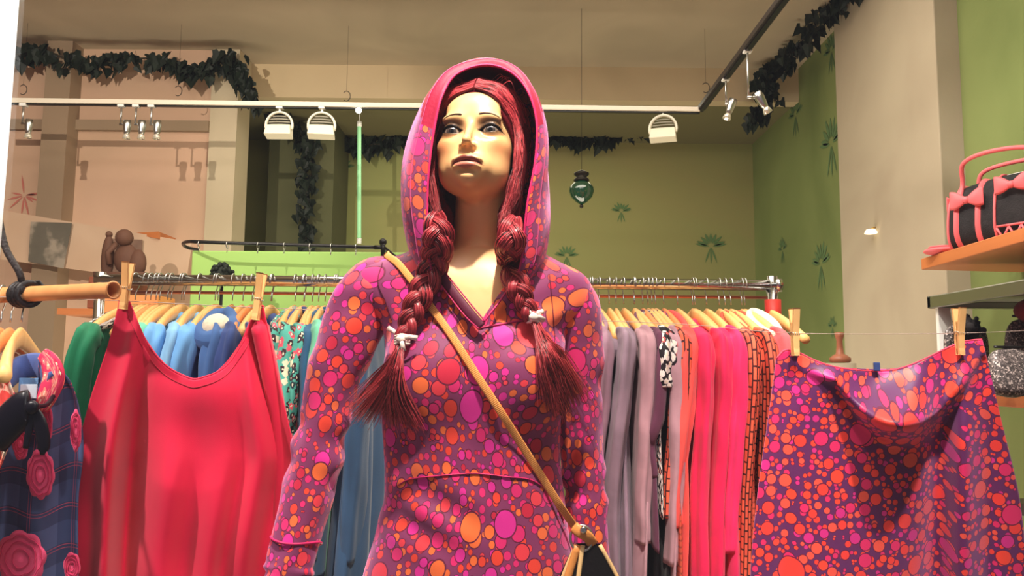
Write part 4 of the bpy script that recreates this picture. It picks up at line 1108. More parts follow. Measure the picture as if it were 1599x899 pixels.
def garment(c, name, label, cat, mat, yaw=0, length=.8, thick=.03, sl=.55, hood=False, neck=.05, seed=0, w_=.215, drop=.115, collar=None, lining=None, group=None, slr=.040, flare=1.1, slmat=None):
    rnd = random.Random(seed); q = Matrix.Rotation(yaw, 3, 'Z')
    r = thing(name, label, cat, c, group)
    T = lambda x, y, z: Vector(c) + q @ Vector((x, y, z))
    top = lambda s: -drop+.030-.030*abs(s)-.055*abs(s)**1.9
    nu, nv = 56, 46
    ph = [rnd.uniform(0, 6.28) for _ in range(6)]; kx = [rnd.choice((5, 6, 7, 8)), rnd.choice((9, 11, 13))]
    V = []; U = []; F = []
    for j in range(nv+1):
        v = (j/nv)
        for i in range(nu):
            a = 2*math.pi*i/nu; s = math.cos(a); side = math.sin(a)
            W = w_*(1.0 + (flare-1)*v - .14*math.sin(min(1, v*2.2)*math.pi)*.5)
            zt = top(s) - neck*math.exp(-((s+.22)/.52)**4)
            z = zt - v*(length-.02*s)
            t_ = thick*(.35+.65*min(1, v*5))
            fold = 1+.38*min(1, v*3)*math.sin(kx[0]*a+ph[0]+v*1.2)+.22*min(1, v*2)*math.sin(kx[1]*a+ph[1]-v*2)
            xx = side*t_*fold + .006*math.sin(v*5+ph[2])*min(1, v*3) + .018*s*s*(1-v)
            V.append(T(xx, s*W, z)); U.append((a*W*.9+seed*.3, z, 0))
    for j in range(nv):
        for i in range(nu): F.append((j*nu+i, (j+1)*nu+i, (j+1)*nu+(i+1) % nu, j*nu+(i+1) % nu))
    F.append(tuple(nv*nu+i for i in range(nu-1, -1, -1)))
    o = mesh('body', V, F, mat, r, uv=U)
    if sl:
        for sg in (-1, 1):
            s0 = sg*.93; tip = (0.018, sg*w_*.93, top(1)-.012)
            b = rnd.uniform(-.015, .015)
            P = [(.012, sg*w_*.80, top(.8)-.02), tip, (.016+b*.3, sg*(w_+.012), top(1)-.07), (.010+b, sg*(w_+.012-.01*rnd.random()), top(1)-.20), (b*1.6, sg*(w_-.012), top(1)-.38*min(1, sl/.5)), (b*1.8+rnd.uniform(-.01, .01), sg*(w_-.02), top(1)-sl)]
            if sl < .3: P = [P[0], P[1], (.016, sg*(w_+.012), top(1)-.05), (.012, sg*(w_+.005), top(1)-sl)]
            pts = spline(P, 60); Vv, Ff, Uu = [], [], []
            R0 = slr
            vt, ft, ut = tube([T(*p) for p in pts], [R0*(.62+.38*min(1, i/14))*(1-.25*i/59 if sl > .3 else 1+.15*i/59) for i in range(60)], 26, True, flat=(1, .62, q @ Vector((0, 1, 0))))
            p1, p2 = rnd.uniform(0, 6), rnd.uniform(0, 6); Cn = [Vector(T(*p)) for p in pts]
            for i in range(60):
                for k in range(26):
                    idx = i*26+k; d = vt[idx]-Cn[i]; a = 2*math.pi*k/26
                    vt[idx] = Cn[i] + d*(1+.14*math.sin(3*a+p1+i*.05)+.10*math.sin(5*a+p2-i*.09)+.05*math.sin(i*.5+2*a))
            mesh('sleeve', vt, ft, slmat or mat, o, uv=[(u_[0]*.8+seed*.2, u_[1], 0) for u_ in ut])
    if hood:
        # the hood lies folded behind the neck as a thick soft roll with an open mouth
        rows = []
        for i in range(25):
            a = math.pi*2*i/24; cx_, cy_ = math.sin(a), math.cos(a)
            dl = 1 if lining else 0; cen = (cx_*.034+.01, -.110-.055*dl+cy_*(.078-.02*dl), top(0)-.088+.034*cy_+.012*dl)
            ring = []
            for k in range(12):
                b = 2*math.pi*k/12; rr = .023*(1+.12*math.sin(5*a+ph[3]))
                ring.append(T(cen[0]+cx_*rr*math.cos(b)*.9, cen[1]+cy_*rr*math.cos(b), cen[2]+rr*1.25*math.sin(b)))
            ring.append(ring[0]); rows.append(ring)
        Vv, Ff = grid(rows); h = mesh('hood', Vv, Ff, mat, o, uv=[(v_[0], v_[2], 0) for v_ in Vv])
        if lining:
            m = MB(); m.ball(T(.01, -.180, top(0)-.070), (.034, .046, .032), 18, Matrix.Rotation(.45, 3, 'X')); m.build('hood_lining', lining, h)
    elif collar:
        m = MB(); P = [T(.024*math.sin(a)+.008, -.115+.080*math.cos(a), top(0)-.050+.034*math.cos(a)) for a in np.linspace(0, 6.283, 30)[:-1]]
        m.tube(P, .013 if collar.name == 'cream fleece' else .008, 8, closed=True, flat=(1.4, .8)); m.build('collar', collar, o)
    return r

RG = 'garments on the chrome rack'
mauve = cloth('mauve melange', (150, 116, 134), var=.2); grey = cloth('grey plum melange', (140, 118, 134), var=.22); rose = cloth('dusty rose melange', (176, 136, 146), var=.2)
plum = cloth('dark plum jersey', (98, 52, 76)); bw = floral_mat('black white print', (30, 26, 32), [(0, (236, 228, 222)), (.6, (220, 210, 206)), (.9, (200, 90, 90))], 60)
brick = brick_mat('terracotta block print', (236, 106, 74), (214, 82, 62), (72, 26, 26)); coral = cloth('coral jersey', (240, 86, 80)); hot = cloth('hot pink jersey', (228, 34, 88), .7); hot2 = cloth('raspberry jersey', (236, 44, 104), .7)
coral2 = cloth('salmon jersey', (236, 92, 96)); white = cloth('cream fleece', (236, 224, 196), .95, bump=.8, sc=120)
sky = cloth('sky blue jersey', (108, 168, 222)); sky2 = cloth('pale blue jersey', (132, 186, 226)); denim = cloth('blue denim jersey', (66, 104, 160)); navy = cloth('navy jersey', (52, 74, 130))
teal = floral_mat('teal floral', (84, 178, 162), [(0, (60, 40, 50)), (.4, (232, 90, 110)), (.7, (240, 232, 200)), (.85, (34, 60, 70))], 55)
dn2 = cloth('petrol denim', (44, 92, 128)); slate = cloth('slate blue cotton', (48, 80, 114), .75, .08); mint = cloth('mint cotton', (110, 196, 160)); forest = cloth('forest green jersey', (18, 116, 78), .6); blackk = cloth('black jersey', (22, 20, 24))

def rackpos(nx, y=RY, near=None):
    """hook position such that the hanger's front end shows near photo column nx"""
    yn = (near or (y-.2)); X = at(nx, 520, yn).x
    return Vector((X-.018, y, RZ+.0175))
ITEMS = [
 # nx, name, label, cat, mat, length, thick, sleeve, hood, yaw, woodmat, extra
 (945, 'sweater', 'dusty mauve sweater right beside the mannequin sleeve, first on that side', 'sweater', mauve, .62, .030, .45, False, -.03, HANGW, dict(collar=mauve)),
 (978, 'hooded_jacket', 'long grey-plum hooded jacket second right of the mannequin', 'jacket', grey, 1.0, .026, .62, True, .0, HANGW, {}),
 (1003, 'cardigan', 'long dusty rose cardigan hanging beside the grey-plum jacket', 'cardigan', rose, .95, .022, .50, True, .04, HANGW, {}),
 (1022, 'top', 'dark plum top squeezed between the rose cardigan and printed blouse', 'top', plum, .50, .016, .34, False, .05, HANGW, dict(collar=plum)),
 (1036, 'blouse', 'black and white printed blouse with visible neckline on the rack', 'blouse', bw, .42, .014, .12, False, .0, HANGW2, dict(collar=bw)),
 (1052, 'cardigan', 'pale mauve cardigan just left of the narrow block-printed blouse', 'cardigan', rose, .75, .013, .55, False, .0, HANGW, dict(collar=plum)),
 (1058, 'blouse', 'narrow terracotta block-printed blouse ending above the coral top hem', 'blouse', brick, .58, .013, .44, False, .03, HANGW, {}),
 (1072, 'top', 'plain coral top beside the hot pink hoodie', 'top', coral, .58, .013, .46, False, .0, HANGW2, dict(collar=coral)),
 (1096, 'hoodie', 'hot pink hoodie, left one of the two pink hoodies', 'hoodie', hot, 1.0, .022, .62, True, .0, HANGW, {}),
 (1122, 'hoodie', 'long hot pink hoodie in the middle of the right rack section', 'hoodie', hot, 1.05, .026, .66, True, .03, HANGW, {}),
 (1146, 'hoodie', 'raspberry pink hoodie beside the terracotta printed tunics', 'hoodie', hot2, 1.0, .020, .52, True, .0, HANGW, {}),
 (1168, 'tunic', 'terracotta block-printed tunic right of the pink hoodies', 'tunic', brick, .95, .018, .60, False, .0, HANGW, dict(collar=brick)),
 (1188, 'tunic', 'second terracotta block-printed tunic, beside the salmon top', 'tunic', brick, .9, .018, .58, False, .05, HANGW, dict(collar=brick)),
 (1212, 'hoodie', 'salmon hoodie with cream fleece collar at the rack end', 'hoodie', coral2, .8, .026, .46, False, .05, HANGW, dict(collar=white)),
 (160, 'sweatshirt', 'forest green sweatshirt behind the crimson top', 'sweatshirt', forest, .75, .04, .55, False, -.15, HANGW, dict(collar=bw)),
 (196, 'top', 'dark green top hidden behind the left clothespin strap', 'top', forest, .6, .02, .4, False, 0, HANGW2, {}),
 (222, 'top', 'pale green top seen through the crimson neckline', 'top', mint, .55, .02, .4, False, 0, HANGW, {}),
 (244, 'hoodie', 'sky blue hoodie, leftmost in the crimson neckline', 'hoodie', sky, .8, .024, .55, True, .0, HANGW, {}),
 (270, 'hoodie', 'pale blue hoodie, second in the crimson neckline', 'hoodie', sky2, .8, .024, .55, True, .05, HANGW, {}),
 (298, 'hoodie', 'sky blue hoodie beside the one with cream lining', 'hoodie', sky, .8, .022, .55, True, .0, HANGW, {}),
 (328, 'hoodie', 'blue hoodie with cream fleece hood lining', 'hoodie', denim, .8, .030, .55, True, .08, HANGW2, dict(lining=white)),
 (362, 'hoodie', 'navy hoodie right of the cream-lined one', 'hoodie', navy, .8, .024, .55, True, .0, HANGW2, {}),
 (396, 'jacket', 'navy jacket behind the right crimson strap', 'jacket', navy, .7, .02, .5, True, .0, HANGW, {}),
 (436, 'dress', 'teal floral dress, leftmost of the teal prints', 'dress', teal, .72, .014, .30, False, .0, HANGW, dict(collar=teal)),
 (452, 'dress', 'teal floral dress in the middle of the teal prints', 'dress', teal, .75, .013, .30, False, .0, HANGW, dict(collar=navy)),
 (466, 'dress', 'teal floral dress, rightmost of the teal prints', 'dress', teal, .70, .013, .34, False, .04, HANGW, {}),
 (488, 'shirt', 'petrol blue denim shirt beside the teal prints', 'shirt', dn2, .6, .018, .48, False, .0, HANGW, dict(collar=dn2)),
 (508, 'shirt', 'petrol blue denim shirt partly behind the dotted sleeve', 'shirt', dn2, .6, .016, .45, False, .04, HANGW, dict(collar=dn2)),
]
for i, (nx, nm, lb, ct, mt, ln, th, sl, hd, yw, wm, ex) in enumerate(ITEMS):
    c = rackpos(nx)
    hanger(c, 'wooden hanger carrying the ' + lb, wm, yw, seed=i, hookrev=1)
    garment(c, nm, lb, ct, mt, yw, ln, th, sl, hd, seed=i, **ex, group=RG)
# long slate blue dress and a mint one further in, seen between arm and body
for nx, lb, mt, ln, sd in ((560, 'long slate blue dress seen between the mannequin arm and waist', slate, 1.15, 41), (505, 'mint green dress low behind the left dotted cuff', mint, 1.2, 42)):
    c = rackpos(nx); hanger(c, 'wooden hanger carrying the ' + lb, HANGW, 0, seed=sd)
    garment(c, 'dress', lb, 'dress', mt, .0, ln, .050 if sd == 41 else .022, .55, False, seed=sd, group=RG, slr=.055, flare=1.25)
# black garments filling the rack gap beneath
for nx, lb in ((1047, 'long black dress hanging behind the printed blouse'),):
    c = rackpos(nx); c.y += .02; hanger(c, 'wooden hanger carrying the ' + lb, HANGW2, 0, seed=51); garment(c, 'dress', lb, 'dress', blackk, 0, 1.05, .02, 0, False, seed=51, group=RG)
# empty hangers: their hooks crowd the rail
used_ = {}
for k, px in enumerate((228, 236, 250, 262, 284, 312, 341, 380, 410, 424, 475, 498, 925, 936, 962, 990, 1012, 1085, 1132, 1158, 1200)):
    c = Vector((at(px, 450, RY).x, RY, RZ+.0175))
    it = min(ITEMS, key=lambda t: abs(t[0]-px)); used_[it[0]] = used_.get(it[0], 0)+1; q_ = ('left' if px < it[0] else 'right')
    ky = (it[0], q_); used_[ky] = used_.get(ky, 0)+1
    hanger(c, 'bare wooden hanger hooked %s%s of the %s' % ('further ' if used_[ky] > 1 else '', q_, ' '.join(it[2].replace(',', '').split()[:8])), HANGW, random.uniform(-.06, .06), group='bare hangers on the chrome rail', w_=.19)

# ------------------------------------------------------------ clothesline, pegs and pegged garments
LY = 1.50
PEGS = [(197, 446, 0.05, 'clothespin on the left strap of the crimson top'), (404, 463, .10, 'clothespin on the right strap of the crimson top'), (1241, 518, 0, 'clothespin on the left corner of the dotted skirt'), (1498, 517, .03, 'clothespin on the right corner of the dotted skirt')]
L_ = [at(-40, 462, LY), at(197, 470, LY), at(404, 480, LY), at(740, 492, 1.56), at(925, 500, LY), at(1080, 507, LY), at(1241, 520, LY), at(1498, 520, LY), at(1680, 512, LY)]
m = MB(); m.tube(spline(L_, 120), .0006, 6); cl = tag(m.build('clothesline', M('nylon cord', (170, 150, 138), .5)), 'thin white clothesline running behind the mannequin shoulders', 'clothesline')
def peg(px, py, tilt, label):
    c = at(px, py, LY-.006); r = thing('clothespin', label, 'clothespin', c, 'wooden clothespins')
    q = Matrix.Rotation(tilt, 3, 'Y')
    for sg in (-1, 1):
        m = MB(); n = 14; V = []; F = []
        for i in range(n+1):
            t_ = i/n; z = .044-.088*t_; yo = sg*(.0022+ .0075*max(0, (.55-t_)/.55)**1.2 + (.001 if t_ > .9 else 0)); th = .0032
            hw_ = .0062*(1-.12*t_)
            for (a, b) in ((-hw_, -th), (hw_, -th), (hw_, th), (-hw_, th)): V.append(c + q @ Vector((a, yo+sg*th*.9+b, z)))
        for i in range(n):
            for k in range(4): F.append((i*4+k, i*4+(k+1) % 4, (i+1)*4+(k+1) % 4, (i+1)*4+k))
        F += [(0,1,2,3), (n*4+3, n*4+2, n*4+1, n*4)]
        m.add(V, F); m.build('jaw', PEG, r, False, .0008)
    m = MB(); m.tube([c + q @ Vector((x_, .0095*math.cos(a), -.004+.0035*math.sin(a))) for x_, a in zip(np.linspace(-.0075, .0075, 40), np.linspace(0, 25, 40))], .0008, 5); m.build('spring', STEEL, r)
for p in PEGS: peg(*p)

def sheet(name, label, cat, mat, L, R, top, depth, ybot, nu=120, nv=110, parent=None, th=.0022, Y0=LY, uvs=1.0):
    """L, R: [(py, px)] side outlines; top(u) -> py ; depth(u, v, py) -> offset in metres"""
    rows = []; U = []
    for i in range(nu+1):
        u = i/nu; yt = top(u); col_ = []
        for j in range(nv+1):
            v = (j/nv)**1.05; py = yt + (ybot-yt)*v
            l = sinterp(L, py); r = sinterp(R, py); px = l+(r-l)*u
            col_.append(at(px, py, Y0 + depth(u, v, py)))
        rows.append(col_)
    V, F = grid(rows)
    acc = np.zeros(nv+1)
    U = []
    ref = [0.0]*(nv+1)
    for i in range(nu+1):
        for j in range(nv+1):
            if i: ref[j] += (rows[i][j]-rows[i-1][j]).length
            p = rows[i][j]; U.append((p.x*.7+ref[j]*.3, p.z-.5*(p.y-Y0), 0))
    o = mesh(name, V, F, mat, parent, uv=U)
    s = o.modifiers.new('thick', 'SOLIDIFY'); s.thickness = th; s.offset = 0
    if label: tag(o, label, cat)
    return o, rows
g_ = lambda x, c, w_: math.exp(-((x-c)/w_)**2)
crimson = cloth('crimson jersey', (206, 22, 62), .62, .06, .15, 900)
def crim_depth(u, v, py):
    px = 115+345*u; k = min(1, v*2.5+.25)
    d = -.040*g_(px, 166, 14)*k + .048*g_(px, 204, 17)*k - .036*g_(px, 262, 34)*k + .012*g_(px, 308, 20)*k*v - .026*g_(px, 342, 34)*k + .024*g_(px, 378-.05*(py-700), 16)*k*min(1, v*2) - .010*g_(px, 404, 14) + .030*g_(px, 440, 22)
    d += .004*math.sin(px*.05+py*.013) + .003*math.sin(py*.03-px*.02)
    sc = g_(u, .51, .33)*g_(py, 600, 60); d -= .020*sc
    return d*(1-.85*math.exp(-max(0, v)*14)*(1 if u < .1 or u > .9 else .3))
CL = [(440, 188), (470, 186), (540, 168), (620, 142), (700, 122), (760, 117), (899, 114), (1300, 108)]
CRr = [(440, 409), (480, 412), (540, 424), (600, 436), (650, 448), (700, 459), (722, 461), (780, 450), (899, 430), (1300, 425)]
def crim_top(u):
    T_ = [(0, 470), (.055, 468), (.10, 482), (.16, 506), (.23, 532), (.37, 570), (.51, 590), (.56, 591), (.70, 575), (.80, 545), (.88, 514), (.94, 488), (.97, 478), (1, 478)]
    return sinterp(T_, u)
top_ = thing('crimson_top', 'crimson jersey top with deep scoop neck pegged at both straps', 'top', at(300, 480, LY))
o, rows = sheet('front', None, None, crimson, CL, CRr, crim_top, crim_depth, 1180, parent=top_)
m = MB(); m.tube([rows[i][3]+Vector((0, -.0012, 0)) for i in range(8, 112)], .0011, 6); m.build('neckline_stitching', M('deep crimson thread', (168, 14, 48), .6), o)
m = MB(); m.tube([rows[i][0] for i in range(0, 121)], .0019, 8); m.build('neckline_hem', crimson, o)
o2, _ = sheet('back', None, None, crimson, [(a, b+3) for a, b in CL], [(a, b-3) for a, b in CRr], lambda u: sinterp([(0, 472), (.06, 470), (.10, 486), (.2, 530), (.35, 573), (.5, 592), (.65, 577), (.8, 535), (.92, 490), (1, 480)], u)+6, lambda u, v, py: .085*min(1, v*3+.1)+.012*math.sin(u*20), 1180, 60, 50, parent=top_)
# right short sleeve hanging dark behind the flap
P = [at(404, 500, LY+.01), at(425, 600, LY+.03), at(440, 700, LY+.05), at(438, 820, LY+.06), at(432, 960, LY+.06)]
m = MB(); m.tube(spline(P, 40), [.012, *([.03]*39)], 24, flat=(1.0, .5, (0, -1, 0))); m.build('sleeve', crimson, top_)
# skirt
def sk_top(u):
    return sinterp([(0, 560), (.035, 547), (.10, 550), (.18, 562), (.27, 572), (.36, 577), (.46, 579), (.56, 577), (.64, 569), (.72, 558), (.80, 546), (.87, 537), (.93, 532), (1, 530)], u)
SL = [(520, 1216), (560, 1212), (650, 1200), (780, 1182), (899, 1172), (1300, 1160)]
SR = [(520, 1531), (560, 1541), (650, 1562), (780, 1592), (899, 1603), (1300, 1625)]
def sk_depth(u, v, py):
    px = sinterp(SL, py)*(1-u)+sinterp(SR, py)*u
    edge = 662-((px-1405)/95)**2*62; tp = sk_top(u); t_ = (py-tp)/max(20, edge-tp)     # cowl bulge between the pegs
    sag = -.085*g_(px, 1405, 84)*(max(0, t_)**1.3 if t_ < 1 else math.exp(-((t_-1)/.28)**2))
    d = sag + .034*g_(px, 1468-.02*(py-600), 22)*min(1, v*6) - .020*g_(px, 1505, 18)*min(1, v*4) + .018*g_(px, 1545, 14)*v
    d += .020*g_(px-.12*(py-700), 1430, 34)*min(1, max(0, v-.25)*3) - .012*g_(px, 1290, 60)*v + .012*g_(px, 1225, 16)*v
    d += .006*math.sin((px+py*.35)*.045)*g_(py, 600, 60)
    return d
sk = thing('dotted_skirt', 'purple skirt with orange and red dots pegged on the clothesline at right', 'skirt', at(1370, 560, LY))
o, rows = sheet('front', None, None, SKIRT, SL, SR, sk_top, sk_depth, 1150, 150, 120, parent=sk)
m = MB(); m.tube([rows[i][0] for i in range(151)], .0018, 8); m.build('waist_hem', M('coral hem', (226, 66, 92), .6), o)
o2, _ = sheet('back', None, None, SKIRT, [(a, b+4) for a, b in SL], [(a, b-4) for a, b in SR], lambda u: sk_top(u)+3-6*g_(u, .45, .25), lambda u, v, py: .075*min(1, v*3+.1)+.01*math.sin(u*17), 1150, 60, 40, parent=sk)
m = MB(); c = at(1369, 574, LY-.004); m.box(c+Vector((-.006, -.004, -.006)), c+Vector((.005, .002, .010))); m.build('size_tag', navy, sk, False, .001)

# ------------------------------------------------------------ bamboo pole with cord, hangers and plaid shirt
bp = thing('bamboo_pole', 'bamboo pole with open cut end hanging by a black cord at left', 'pole', at(60, 460, 1.55))
A, B = at(-160, 468, 1.68), at(176, 453, 1.42)
d = (B-A); Lb = d.length; d.normalize(); q = Vector((0, 0, 1)).rotation_difference(d).to_matrix()
prof = []
for i in range(60):
    h = Lb*i/59; rr_ = .0152+.0008*math.sin(h*9); nd = min(abs(h-Lb*.30), abs(h-Lb*.62), abs(h-(Lb-.036)))
    rr_ += .0016*math.exp(-(nd/.004)**2); prof.append((rr_, h))
prof += [(.0168, Lb+.002), (.0128, Lb+.002), (.0118, Lb-.02), (.0110, Lb-.05)]
m = MB(); m.lathe(A, prof, 28, d); m.build('culm', BAMBOO, bp)
cc = A + d*(Lb*.60); u_ = at(44, 457, 1.52)
tt = (u_-A).dot(d); cc = A+d*tt
cord = thing('black_cord', 'thick black cord wound round the bamboo pole and rising out of frame', 'cord', cc)
m = MB()
for k in range(3):
    m.tube([cc + d*((k-1)*.011+.004*math.sin(a)) + q @ Vector((.0210*math.cos(a), .0215*math.sin(a), 0)) for a in np.linspace(0, 6.283, 30)[:-1]], .0058, 8, closed=True)
kn = cc + Vector((.0, -.018, .008)); m.ball(kn, (.010, .007, .011), 12)
m.build('knot', M('black cord weave', (30, 24, 24), .45, bump=.6, bscale=150), cord)
m = MB(); P = [cc+Vector((-.004, -.006, .018)), at(30, 425, 1.50), at(10, 390, 1.50), at(0, 350, 1.50), at(-6, 300, 1.5), at(-4, 220, 1.5), at(-20, 60, 1.5)]; P.append(Vector((P[-1].x-.02, 1.5, WZ)))
m.tube(spline(P, 60), .0062, 10); m.build('rope', M('cord weave', (44, 36, 34), .5, bump=.8, bscale=140), cord)
m = MB(); m.tube([cc+Vector((.004, -.004, .020)), cc+Vector((.022, .004, .024)), cc+Vector((.030, .01, .012)), cc+Vector((.026, .0, -.004))], .004, 8); m.build('cord_end', BLACK, cord)

def shirt_front(c, yaw): pass
# nearest hanger is seen broadside, turned a little
def polept(px): 
    P0 = [A + d*(Lb*i/200) for i in range(201)]
    best = min(P0, key=lambda p: abs((p.x/p.y) - (at(px, 460, 1).x))); return best + Vector((0, 0, .0172))
for px, yaw_, lb, wm in ((36,   .33, 'pale wooden hanger carrying the plaid shirt under the bamboo pole', HANGW), (20, .28, 'orange wooden hanger just behind the plaid shirt hanger', HANGW2), (4, .22, 'orange wooden hanger at the extreme left under the bamboo pole', HANGW2)):
    hanger(polept(px), lb, wm, yaw_, .17, .115, group='hangers on the bamboo pole')
PL = plaid_mat('blue plaid cotton')
c0 = polept(36)
ps = thing('plaid_shirt', 'blue plaid shirt with big pink flowers under the bamboo pole', 'shirt', c0)
LYp = 1.44
PLl = [(540, -60), (600, -80), (1300, -110)]; PRr = [(540, 84), (565, 92), (600, 112), (640, 124), (700, 130), (780, 122), (899, 122), (1300, 128)]
def ptop(u): return sinterp([(0, 640), (.5, 620), (.62, 625), (.74, 600), (.84, 568), (.93, 552), (.97, 566), (1, 590)], u)
o, rowsp = sheet('front', None, None, PL, PLl, PRr, ptop, lambda u, v, py: .010*math.sin(u*15+v*2)*min(1, v*3+.3) + .02*g_(u, 1, .12), 1150, 90, 80, parent=ps, Y0=LYp)
o2, _ = sheet('back', None, None, PL, PLl, [(a, b-3) for a, b in PRr], lambda u: ptop(u)-8, lambda u, v, py: .06*min(1, v*4+.2), 1150, 50, 40, parent=ps, Y0=LYp)
# collar: pink stand with blue lining
pinkd = floral_mat('pink floral cotton', (224, 52, 96), [(0, (250, 150, 130)), (.5, (240, 110, 120)), (.8, (200, 30, 70))], 40)
m = MB(); m.tube(spline([at(8, 610, LYp-.01), at(14, 590, LYp+.0), at(34, 574, LYp+.03), at(58, 570, LYp+.03), at(72, 580, LYp+.01), at(78, 600, LYp-.02)], 24), .014, 10, flat=(1.6, .45, (0, 0, 1))); m.build('collar_lining', cloth('blue collar', (74, 92, 150)), o)
m = MB(); m.tube(spline([at(66, 552, LYp-.005), at(78, 566, LYp-.012), at(84, 590, LYp-.02), at(74, 618, LYp-.025), at(64, 640, LYp-.026)], 24), [.012+.008*math.sin(i/23*3.1) for i in range(24)], 10, flat=(.3, 1, (0, -1, 0))); m.build('collar', pinkd, o)
m = MB(); m.box(at(28, 612, LYp+.01), at(60, 590, LYp+.01)+Vector((0, .003, 0))); m.build('neck_label', cloth('pale blue label', (120, 170, 220)), o, False, .001)
# flower prints on the cloth
FL = cloth('pink flower print', (240, 84, 128), .7); FL2 = M('flower line', (206, 44, 96), .7)
def flower(cx_, cy_, rx, ry, lobes, seed):
    rnd = random.Random(seed); V = []; n = 72; F = []
    for j in range(7):
        for i in range(n):
            a = 2*math.pi*i/n; k = j/6; rr_ = (1+.13*abs(math.sin(lobes*a/2+seed)))*k
            V.append(at(cx_+rx*rr_*math.cos(a), cy_+ry*rr_*math.sin(a), LYp-.020))
    for j in range(6):
        for i in range(n): F.append((j*n+i, j*n+(i+1) % n, (j+1)*n+(i+1) % n, (j+1)*n+i))
    ob = mesh('flower_print', V, F, FL, o)
    so = ob.modifiers.new('t', 'SOLIDIFY'); so.thickness = .0012
    m = MB()
    for k in (.35, .62, .85):
        P = []
        for i in range(60):
            a = 2*math.pi*i/60; rr_ = k*(1+.10*abs(math.sin(lobes*k*a/2+k*5))); P.append(at(cx_+rx*rr_*math.cos(a), cy_+ry*rr_*math.sin(a), LYp-.0215))
        m.tube(P, .0008, 4, closed=True)
    m.build('petal_lines', FL2, ob)
flower(63, 740, 20, 36, 9, 1); flower(32, 872, 36, 40, 8, 2); flower(118, 672, 8, 30, 6, 3); flower(112, 884, 12, 20, 6, 4); flower(32, 690, 12, 26, 6, 5); flower(72, 660, 9, 30, 6, 6)
# pink floral scarf with a dark tie over the left edge
sc = thing('floral_blouse', 'orange and pink floral blouse with black bow at the left edge', 'blouse', at(0, 640, 1.36))
fl3 = floral_mat('orange pink floral silk', (238, 84, 76), [(0, (252, 196, 170)), (.4, (250, 120, 100)), (.7, (226, 40, 90))], 34)
o3, _ = sheet('body', None, None, fl3, [(540, -80), (1300, -120)], [(560, 2), (580, 10), (610, 20), (640, 34), (655, 38), (670, 26), (720, 4), (760, -10), (1300, -30)], lambda u: 566+10*(1-u), lambda u, v, py: .008*math.sin(u*16), 900, 40, 60, parent=sc, Y0=1.38)
m = MB(); BK = M('black satin', (18, 14, 26), .35)
m.tube(spline([at(-14, 690, 1.36), at(8, 665, 1.35), at(34, 640, 1.345), at(50, 636, 1.345)], 16), [.016, *([.030]*13), .02, .008], 12, flat=(.35, 1, (0, -1, 0)))
m.build('bow', BK, sc)
m = MB(); m.tube(spline([at(50, 636, 1.343), at(62, 660, 1.342), at(68, 690, 1.342), at(66, 710, 1.342)], 14), [.008+.004*math.sin(i/13*3.1)-.004*(i > 11) for i in range(14)], 8, flat=(.3, 1, (0, -1, 0))); m.tube(spline([at(50, 634, 1.343), at(46, 665, 1.342), at(40, 700, 1.342)], 14), [.009-.0003*i for i in range(14)], 8, flat=(.3, 1, (0, -1, 0))); m.tube(spline([at(50, 634, 1.341), at(72, 632, 1.38), at(86, 615, 1.42), at(98, 602, 1.43)], 12), .004, 8); m.build('bow_tail', BK, sc)
m = MB(); m.ball(at(50, 636, 1.34), (.012, .008, .012), 12); m.build('bow_knot', BK, sc)
o_ = M('white blue lining', (210, 222, 236), .6)
m = MB(); m.box(at(30, 622, 1.40), at(58, 600, 1.40)+Vector((0, .002, 0))); m.build('lining', o_, sc, False, .001)

# ------------------------------------------------------------ shelves, handbag and pouches on the right
sxL = at(1438, 405, 2.30)
zt = at(1438, 404, 2.30).z
m = MB(); V = [(sxL.x, 2.30, zt-.032), (XR, 2.34, zt-.032), (XR, 1.2, zt-.032), (1.13, 1.2, zt-.032)]
V = [Vector(v) for v in V]; V += [v+Vector((0, 0, .032)) for v in V]
m.add(V, [(0,1,2,3),(7,6,5,4),(0,4,5,1),(1,5,6,2),(2,6,7,3),(3,7,4,0)]); 
tag(m.build('wooden_shelf', SHELFW, None, False, .002), 'orange wooden shelf carrying the black and pink handbag', 'shelf')
# handbag
hb_c = Vector((1.32, 2.04, zt)); 
hb = thing('handbag', 'black canvas handbag with pink bows and handles on the wooden shelf', 'handbag', hb_c)
BL = M('black canvas', (34, 32, 34), .75, bump=.5, bscale=300, var=.3, vscale=60); PK = M('coral pink leather', (238, 112, 118), .45)
hq = Matrix.Rotation(math.radians(-62), 3, 'Z')
HB = lambda x, y, z: hb_c + hq @ Vector((x, y, z))
sec = []
hwid, hdep, hh = .17, .068, .185
for i in range(41):
    s = -1+2*i/40; x = s*hwid
    ring = []
    for k in range(32):
        a = 2*math.pi*k/32; ca, sa = math.cos(a), math.sin(a)
        p = 2/3.2; yy = hdep*math.copysign(abs(ca)**p, ca)*(.78+.22*min(1, (1-abs(s))*6)); zz = .5+.5*math.copysign(abs(sa)**p, sa)
        hgt = hh*(1-.10*s*s)*(.93+.07*min(1, (1-abs(s))*8))
        yy *= (1-.35*zz**2)
        ring.append(HB(x, yy, .004+zz*hgt))
    sec.append(ring+[ring[0]])
V_, F_ = grid(sec); F_ += [tuple(range(31, -1, -1)), tuple(40*33+k for k in range(32))]
m = MB(); m.add(V_, F_); m.build('shell', BL, hb)
def bagring(s, r_, name='piping', mat=PK, k0=0, k1=33, flat=None):
    i = int((s+1)/2*40); P = [sec[i][k % 32] + (sec[i][k % 32]-HB((-1+2*i/40)*hwid, 0, hh/2)).normalized()*.002 for k in range(k0, k1)]
    m = MB(); m.tube(P, r_, 8, closed=(k1-k0 >= 32), flat=flat); return m.build(name, mat, hb)
